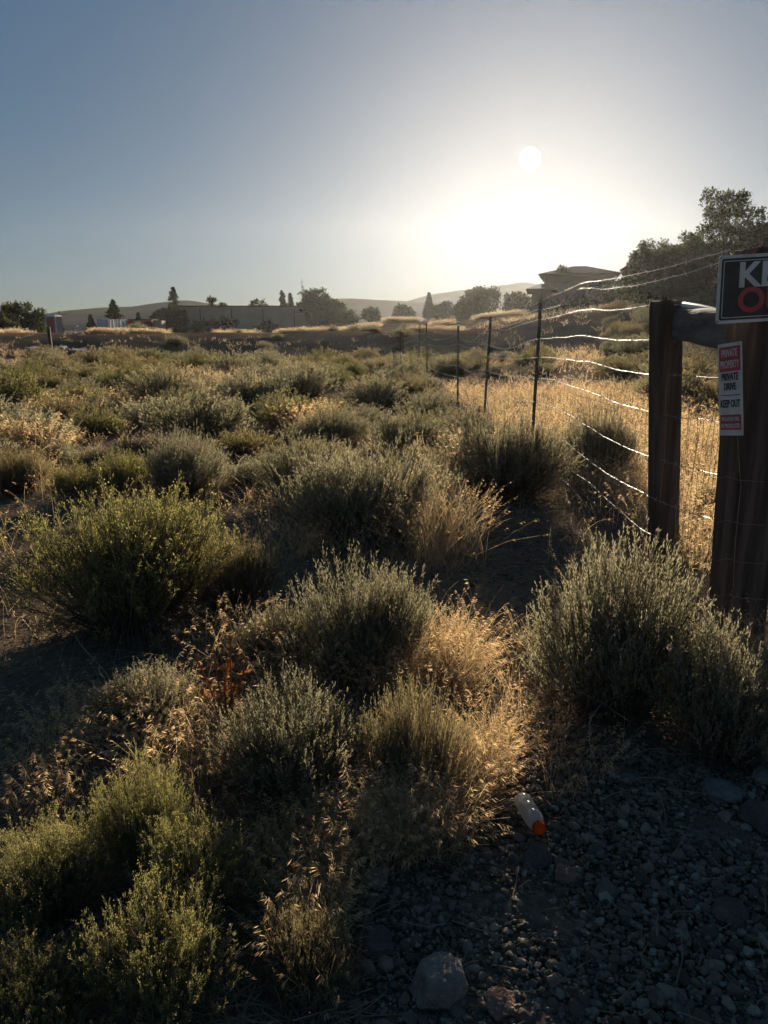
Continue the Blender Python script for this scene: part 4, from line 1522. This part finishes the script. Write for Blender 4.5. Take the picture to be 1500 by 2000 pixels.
# middle and right
broadleaf(726, 34, 605, 636, 130, 116, 'faint bushy tree in the haze left of the pointed conifer', dens=.7)
broadleaf(785, 44, 599, 636, 125, 117, 'low round hazy tree left of the pointed conifer', dens=.7)
conifer(837, 19, 573, 636, 118, 118, 'slim pointed conifer in the haze', slim=True, name='cypress_tree')
broadleaf(864, 36, 591, 634, 112, 125, 'round tree touching the right side of the pointed conifer', dens=.8)
broadleaf(938, 70, 565, 634, 95, 126, 'big hazy tree below the sun', dens=1.2)
broadleaf(905, 40, 592, 634, 97, 127, 'smaller tree leaning against the big hazy tree on its left', dens=.8)
broadleaf(1008, 60, 576, 634, 90, 128, 'hazy tree left of the nearer house', dens=1.0)
broadleaf(1088, 52, 520, 612, 70, 129, 'tree rising over the left roof corner of the smaller house', dens=1.0)
broadleaf(1410, 122, 372, 560, 47, 130, 'largest tree, standing between the two parts of the big house on the right', dens=1.9)
broadleaf(1232, 30, 505, 600, 49, 131, 'bush at the left corner of the big house', dens=.7)
broadleaf(1290, 26, 478, 600, 52, 132, 'small tree top over the low roof of the big house', dens=.5)
broadleaf(1215, 40, 560, 620, 55, 133, 'shrubby tree between the two houses', dens=.7)
broadleaf(1310, 130, 560, 650, 42, 134, 'wide dark bush on the slope below the big house', dens=1.2, name='slope_bush')
broadleaf(1120, 110, 590, 650, 58, 135, 'wide dark bush on the slope below the smaller house', dens=1.0, name='slope_bush')

broadleaf(1268, 92, 478, 610, 46, 136, 'dark tree in front of the left half of the big house', dens=1.6)
broadleaf(1345, 90, 462, 590, 45, 137, 'dark tree left of the largest tree, against the big house', dens=1.7)
broadleaf(1470, 90, 430, 590, 44, 138, 'tree at the right edge in front of the tall cut off house', dens=1.3)
broadleaf(1190, 50, 545, 615, 66, 139, 'tree at the right corner of the smaller house', dens=.8)
# ------------------------------------------------------------------ buildings
M['stucco'] = solid_mat('tan_stucco', [(.3, (.42, .30, .21)), (.7, (.52, .385, .275))], .6, .9, .1, spec=.03)
M['trim'] = solid_mat('roof_trim', [(.3, (.07, .05, .04)), (.7, (.11, .08, .065))], 2, .8, .1, spec=.03)
M['shingle'] = solid_mat('roof_shingle', [(.3, (.035, .028, .024)), (.7, (.07, .055, .048))], 5, .9, .3, spec=.03)
M['housewall'] = solid_mat('house_wall', [(.3, (.20, .15, .115)), (.7, (.26, .20, .155))], 1.2, .9, .1, spec=.03)
M['glass'] = solid_mat('window_glass', [(.3, (.03, .035, .04)), (.7, (.05, .055, .06))], 2, .08, .0, spec=.6)
M['whitepaint'] = solid_mat('white_paint', [(.3, (.62, .63, .63)), (.7, (.78, .78, .77))], 3, .6, .05)
M['redpaint'] = solid_mat('red_paint', [(.3, (.30, .055, .035)), (.7, (.42, .085, .055))], 2, .7, .1)
M['greyplastic'] = solid_mat('grey_plastic', [(.3, (.26, .22, .21)), (.7, (.34, .29, .28))], 3, .5, .05)
M['greywood'] = solid_mat('grey_wood', [(.3, (.12, .10, .09)), (.7, (.22, .19, .17))], 9, .9, .3)


def bpart(name, mb, mat, parent):
    return link(name, mb.mesh(name, mat), parent)


def tan_building():
    y = 108
    a, b_ = at_y(352, 637, y), at_y(573, 637, y)
    x0, x1 = a[0], b_[0]
    z0 = float(Z((x0 + x1) / 2, y)) - .1
    ztop = at_y(460, 599, y)[2]
    o = empty('flat_roof_building', ((x0 + x1) / 2, y, z0))
    tag(o, 'long low tan building with a flat roof and a lit right end wall', 'building')
    W = (x1 - x0) / 2; H = ztop - z0; D = 14
    w = MB(); w.box(-W, W, 0, D, -.6, H)
    bpart('wall', w, M['stucco'], o)
    c = MB(); c.box(-W - .12, W + .12, -.12, D + .12, H, H + .16)
    bpart('roof_edge', c, M['trim'], o)
    wing = MB(); wing.box(W, W + 1.6, 1.5, D - 1, -.6, H - .85)
    bpart('side_wing', wing, M['stucco'], o)
    wr_ = MB(); wr_.box(W, W + 1.75, 1.38, D - .9, H - .85, H - .72)
    bpart('wing_roof', wr_, M['trim'], o)
    for k in range(4):
        d = MB(); xx = -W + 3 + k * 4.6
        d.box(xx, xx + .1, -.04, -.005, 0, H - .3)
        bpart('downpipe', d, M['trim'], o)
    for xx in (-W * .55, W * .5):
        d = MB(); d.box(xx, xx + 1.0, -.05, -.003, 0, 2.1)
        dd = bpart('door', d, M['trim'], o)
    d = MB(); d.box(-W - .05, -W + .55, -.3, -.02, .1, 1.2); bpart('utility_box', d, M['greywood'], o)


tan_building()
for px, w, top, lab in ((437, 48, 623, 'wide dark shrub against the front wall of the tan building'), (395, 34, 628, 'low shrub at the left front of the tan building'), (520, 40, 631, 'low shrub at the right front of the tan building')):
    broadleaf(px, w, top, 640, 103, 200 + px, lab, name='wall_shrub', dens=.6)['category'] = 'shrub'


def window(parent, x, z, w, h, y, mat='trim'):
    f = MB()
    t = .08
    f.box(x - w / 2, x + w / 2, y - .06, y - .003, z - h / 2, z - h / 2 + t)
    f.box(x - w / 2, x + w / 2, y - .06, y - .003, z + h / 2 - t, z + h / 2)
    f.box(x - w / 2, x - w / 2 + t, y - .06, y - .003, z - h / 2 + t, z + h / 2 - t)
    f.box(x + w / 2 - t, x + w / 2, y - .06, y - .003, z - h / 2 + t, z + h / 2 - t)
    wo = bpart('window', f, M[mat], parent)
    p = MB(); p.box(x - w / 2 + t, x + w / 2 - t, y - .03, y - .004, z - h / 2 + t, z + h / 2 - t)
    bpart('pane', p, M['glass'], wo)


def hip_roof(parent, x0, x1, y0, y1, z, rise, eave=.5):
    v = [(x0 - eave, y0 - eave, z), (x1 + eave, y0 - eave, z), (x1 + eave, y1 + eave, z), (x0 - eave, y1 + eave, z)]
    d = (y1 - y0) / 2
    ins = min(d, (x1 - x0) * .4)
    ym = (y0 + y1) / 2
    lo = [(a, b, c - .18) for a, b, c in v]
    rdg = [(x0 + ins, ym, z + rise), (x1 - ins, ym, z + rise)]
    V = v + rdg + lo
    f = [(0, 1, 5, 4), (2, 3, 4, 5), (1, 2, 5, 5), (3, 0, 4, 4), (6, 9, 8, 7), (0, 6, 7, 1), (1, 7, 8, 2), (2, 8, 9, 3), (3, 9, 6, 0)]
    b = MB(); b.add(V, f)
    return bpart('roof', b, M['shingle'], parent)


def house(y, px0, px1, eave_y, peak_y, label, seed, depth=9, stor=2, roof_in=.0):
    a, b_ = at_y(px0, 600, y), at_y(px1, 600, y)
    x0, x1 = a[0], b_[0]
    xm = (x0 + x1) / 2
    z0 = min(float(Z(x0, y)), float(Z(x1, y))) - .3
    pxm = (px0 + px1) / 2
    ze = at_y(pxm, eave_y, y)[2] - z0
    zp = at_y(pxm, peak_y, y + depth / 2)[2] - z0
    W = (x1 - x0) / 2
    o = empty('house', (xm, y, z0), -math.atan2(xm, y))
    tag(o, label, 'house')
    w = MB(); w.box(-W, W, 0, depth, -.8, ze - .1)
    bpart('wall', w, M['housewall'], o)
    rf = hip_roof(o, -W, W, 0, depth, ze, max(zp - ze, .6))
    ch = MB(); ch.box(W * .35, W * .35 + .7, depth * .5 + .6, depth * .5 + 1.3, ze, max(zp, ze + .6) + .25)
    r = np.random.default_rng(seed)
    nwin = max(2, int(W * 2 / 2.8))
    for s in range(stor):
        for k in range(nwin):
            zw = ze - 1.25 - s * 2.7
            if zw > 1.0 and not (s == stor - 1 and abs(-W + (k + .5) * 2 * W / nwin + W * .1 - .47) < 1.3):
                window(o, -W + (k + .5) * 2 * W / nwin, zw, 1.2, 1.1, 0)
    d = MB(); d.box(-W * .1, -W * .1 + .95, -.05, -.003, .3, 2.3)
    dr = bpart('door', d, M['trim'], o)
    hd = MB(); hd.box(-W * .1 + .8, -W * .1 + .86, -.1, -.052, 1.25, 1.35)
    bpart('handle', hd, M['tpost'], dr)
    g_ = MB(); g_.box(-W - .55, W + .55, -.62, -.505, ze - .16, ze - .02)
    bpart('gutter', g_, M['trim'], o)
    return o


house(68, 1062, 1192, 534, 520, 'smaller house with a low hipped roof, left of the gap of sky', 1, depth=8, stor=2)
house(66, 1038, 1075, 564, 556, 'narrow single storey house at the left end of the houses', 2, depth=6, stor=1)
house(50, 1226, 1372, 524, 479, 'big house with a sloping hipped roof right of the gap of sky', 3, depth=9, stor=2)
house(46, 1448, 1640, 445, 420, 'tall house cut by the right edge behind the largest tree', 4, depth=9, stor=2)


def portable_toilet():
    y = 80
    b = at_y(107, 640, y)
    z0 = float(Z(b[0], y))
    o = empty('portable_toilet', (b[0], y, z0), math.radians(-14))
    tag(o, 'portable toilet with a pale roof standing behind the shaded bank', 'toilet')
    m = MB(); m.box(-.58, .58, -.58, .58, .12, 2.15); bpart('cabin', m, M['greyplastic'], o)
    m = MB()
    v = [(-.63, -.63, 2.15), (.63, -.63, 2.15), (.63, .63, 2.15), (-.63, .63, 2.15), (-.4, -.4, 2.38), (.4, -.4, 2.38), (.4, .4, 2.38), (-.4, .4, 2.38)]
    m.add(v, [(0, 3, 2, 1), (4, 5, 6, 7), (0, 1, 5, 4), (1, 2, 6, 5), (2, 3, 7, 6), (3, 0, 4, 7)])
    bpart('roof', m, M['whitepaint'], o)
    m = MB(); m.box(-.42, .42, -.62, -.583, .2, 2.0); d = bpart('door', m, M['redpaint'], o)
    m = MB(); m.box(.28, .36, -.66, -.623, 1.0, 1.15); bpart('handle', m, M['tpost'], d)
    m = MB(); m.box(-.66, .66, -.66, .66, 0, .12); bpart('base', m, M['trim'], o)
    m = MB(); m.tube([(.42, .42, 2.2), (.42, .42, 2.72)], .06, 8); bpart('vent_pipe', m, M['trim'], o)
    for sx in (-.62, .585):
        m = MB(); m.box(sx, sx + .03, -.58, -.5, .12, 2.15); bpart('corner_post', m, M['whitepaint'], o)


portable_toilet()


def white_panels():
    y = 92
    a, b_ = at_y(192, 640, y), at_y(241, 640, y)
    z0 = float(Z(a[0], y))
    o = empty('panel_fence', (a[0], y, z0))
    tag(o, 'row of white upright fence panels between the two pines on the left', 'fence')
    zt = at_y(215, 623, y)[2] - z0
    L = b_[0] - a[0]
    n = 9
    for k in range(n):
        m = MB()
        w = L / n
        yy = 0 if k < 4 else (k - 3) * .25
        m.box(k * w + .02, (k + 1) * w - .03, yy, yy + .05, .05, zt - (.02 * (k % 3)))
        for q in range(1, 4):
            m.box(k * w + q * w / 4 - .03, k * w + q * w / 4 + .03, yy - .035, yy - .002, .06, zt - .08)
        bpart('panel', m, M['whitepaint'], o)
    for k in range(0, n + 1, 3):
        m = MB(); m.box(k * L / n - .06, k * L / n + .015, .06 + max(0, k - 3) * .25, .16 + max(0, k - 3) * .25, -.2, zt + .05); bpart('post', m, M['greywood'], o)


white_panels()


def red_shed():
    y = 94
    a, b_ = at_y(251, 640, y), at_y(297, 640, y)
    z0 = float(Z(a[0], y)); zt = at_y(275, 625, y)[2] - z0
    L = b_[0] - a[0]
    o = empty('red_shed', (a[0], y, z0))
    tag(o, 'low red shed with a flat roof left of the tallest pine', 'shed')
    m = MB(); m.box(0, L, 0, 2.4, -.3, zt); bpart('wall', m, M['redpaint'], o)
    m = MB(); m.box(-.1, L + .1, -.1, 2.5, zt, zt + .1); bpart('roof', m, M['trim'], o)
    m = MB()
    for k in range(16): m.box(k * L / 16 + .03, k * L / 16 + .09, -.03, -.002, 0, zt - .02)
    bpart('ribs', m, M['redpaint'], o)
    m = MB(); m.box(L, L + 1.0, .9, 2.6, -.3, zt - .05); bpart('porch', m, M['stucco'], o)
    m = MB(); m.box(L * .7, L * .7 + .9, -.05, -.031, 0, 1.7); bpart('door', m, M['trim'], o)


red_shed()


def picnic_table():
    y = 84
    b = at_y(134, 641, y)
    z0 = float(Z(b[0], y)) + .0
    o = empty('picnic_table', (b[0], y, z0))
    tag(o, 'grey picnic table right of the portable toilet', 'table')
    k = 1.1
    m = MB(); m.box(-.95 * k, .95 * k, -.38, .38, 1.15, 1.21); bpart('tabletop', m, M['greywood'], o)
    for s in (-1, 1):
        m = MB(); m.box(-.95 * k, .95 * k, s * .75 - .13, s * .75 + .13, .82, .87); bpart('bench', m, M['greywood'], o)
    for s in (-1, 1):
        m = MB()
        m.tube([(s * .75, -.7, 0), (s * .75, -.2, 1.14)], .05, 4); m.tube([(s * .75, .7, 0), (s * .75, .2, 1.14)], .05, 4)
        m.tube([(s * .75, -.8, .8), (s * .75, .8, .8)], .045, 4)
        bpart('leg', m, M['greywood'], o)


picnic_table()

# lone post and debris on the bank
b = ground_hit(101, 688)
t = timber((0, 0, -.3), (-.03, 0, 48 * depth_of(b) / F), .16, 33)
o = link('lone_post', t.mesh('lone_post', M['post'], True), None, (b[0], b[1], float(Z(b[0], b[1]))))
tag(o, 'dark wooden post standing alone before the shaded bank', 'post')

p = at_y(152, 653, 46.5)
m = MB()
rr = np.random.default_rng(3)
k = 46.5 / F
Pp = np.array([(-9, 0, 8), (-1, 0, 9), (6, .5, 6), (5, .5, 1), (-3, .5, 2), (2, 0, -3), (8, .5, -5), (4, 0, -10)]) * k
m.ribbons(Pp[None] * np.array([1, 1, 1]), np.full((1, 8), 3.2 * k), np.array([[.35, .3, .85]]))
m.tube(Pp, .02, 5)
tag(link('bent_sheet', m.mesh('bent_sheet', M['whitepaint']), None, tuple(p)), 'crumpled white metal strip caught on the shaded bank', 'scrap')
for px, py, w, h, lab in ((67, 684, 18, 5, 'short white board lying left of the lone dark post'), (154, 688, 26, 4, 'long pale board lying right of the lone dark post'), (122, 682, 10, 3, 'small pale board just right of the lone dark post')):
    c = ground_hit(px, py); k = depth_of(c) / F
    m = MB()
    m.box(-w * k / 2, w * k / 2, -.3, .3, .10, .15)
    m.box(-w * k / 2 + .1, -w * k / 2 + .3, -.25, .25, -.05, .10); m.box(w * k / 2 - .3, w * k / 2 - .1, -.25, .25, -.05, .10)
    o = link('pale_board', m.mesh('pale_board', M['drive']), None, (c[0], c[1], float(Z(c[0], c[1]))))
    o.rotation_euler = (.12, .03, rr.uniform(-.15, .15))
    tag(o, lab, 'board')
rock(235, 690, 44, 14, M['rock'], 15, 'grey heap of rubble at the foot of the shaded bank', .4, 'rubble', 'rubble_heap')

# chain link fence seen between the timber posts
def chain_link():
    y = 20
    x0, x1 = at_y(1318, 700, y)[0], at_y(1530, 700, y)[0]
    z0 = float(Z((x0 + x1) / 2, y)) + .05
    zt = at_y(1360, 636, y)[2]
    o = empty('chain_link_fence', (x0, y, z0))
    tag(o, 'chain link fence seen through the gap between the two timber posts', 'fence')
    H = max(zt - z0, 1.0); L = x1 - x0
    m = MB()
    s = .075
    n = int((L + H) / s)
    for k in range(n):
        for sg in (1, -1):
            a = -H + k * s if sg == 1 else k * s
            p0 = np.array([a, 0, 0.]); p1 = np.array([a + sg * H, 0, H])
            # clip to 0..L
            def cl(p, q):
                d = q - p
                t0, t1 = 0., 1.
                for lim, sgn in ((0, 1), (L, -1)):
                    if abs(d[0]) > 1e-9:
                        t = (lim - p[0]) / d[0]
                        if d[0] * sgn > 0: t0 = max(t0, t)
                        else: t1 = min(t1, t)
                return (p + d * t0, p + d * t1) if t1 > t0 else None
            c = cl(p0, p1)
            if c is None: continue
            m.tube([c[0] + np.array([0, .004 * sg, 0]), c[1] + np.array([0, .004 * sg, 0])], .0045, 3)
    bpart('mesh_panel', m, M['wire'], o)
    for xx in np.arange(0, L + .1, 2.4):
        m = MB(); m.tube([(xx, .04, -.4), (xx, .04, H + .06)], .03, 8); bpart('post', m, M['tpost'], o)
    m = MB(); m.tube([(0, .04, H + .02), (L, .04, H + .02)], .02, 6); bpart('top_rail', m, M['tpost'], o)


chain_link()

# ------------------------------------------------------------------ haze
def build_haze():
    m, nt, out = new_mat('haze_air')
    pv = nt.nodes.new('ShaderNodeVolumePrincipled')
    pv.inputs['Color'].default_value = (.93, .94, .96, 1)
    pv.inputs['Density'].default_value = HAZE_DENSITY
    pv.inputs['Anisotropy'].default_value = HAZE_G
    nt.links.new(pv.outputs[0], out.inputs['Volume'])
    zs = [v.co.z for v in bpy.data.objects['ground'].data.vertices]
    TOP = max((o.matrix_world @ v.co).z for o in bpy.data.objects if o.name.startswith('hills') for v in o.data.vertices) + 3  # haze depth follows the added rise of the far ridge
    b = MB(); b.box(-GX - 15, GX + 15, -GX - 15, GX + 30, min(zs) - 1.0, TOP)
    tag(link('haze', b.mesh('haze', m)), kind='stuff')


build_haze()
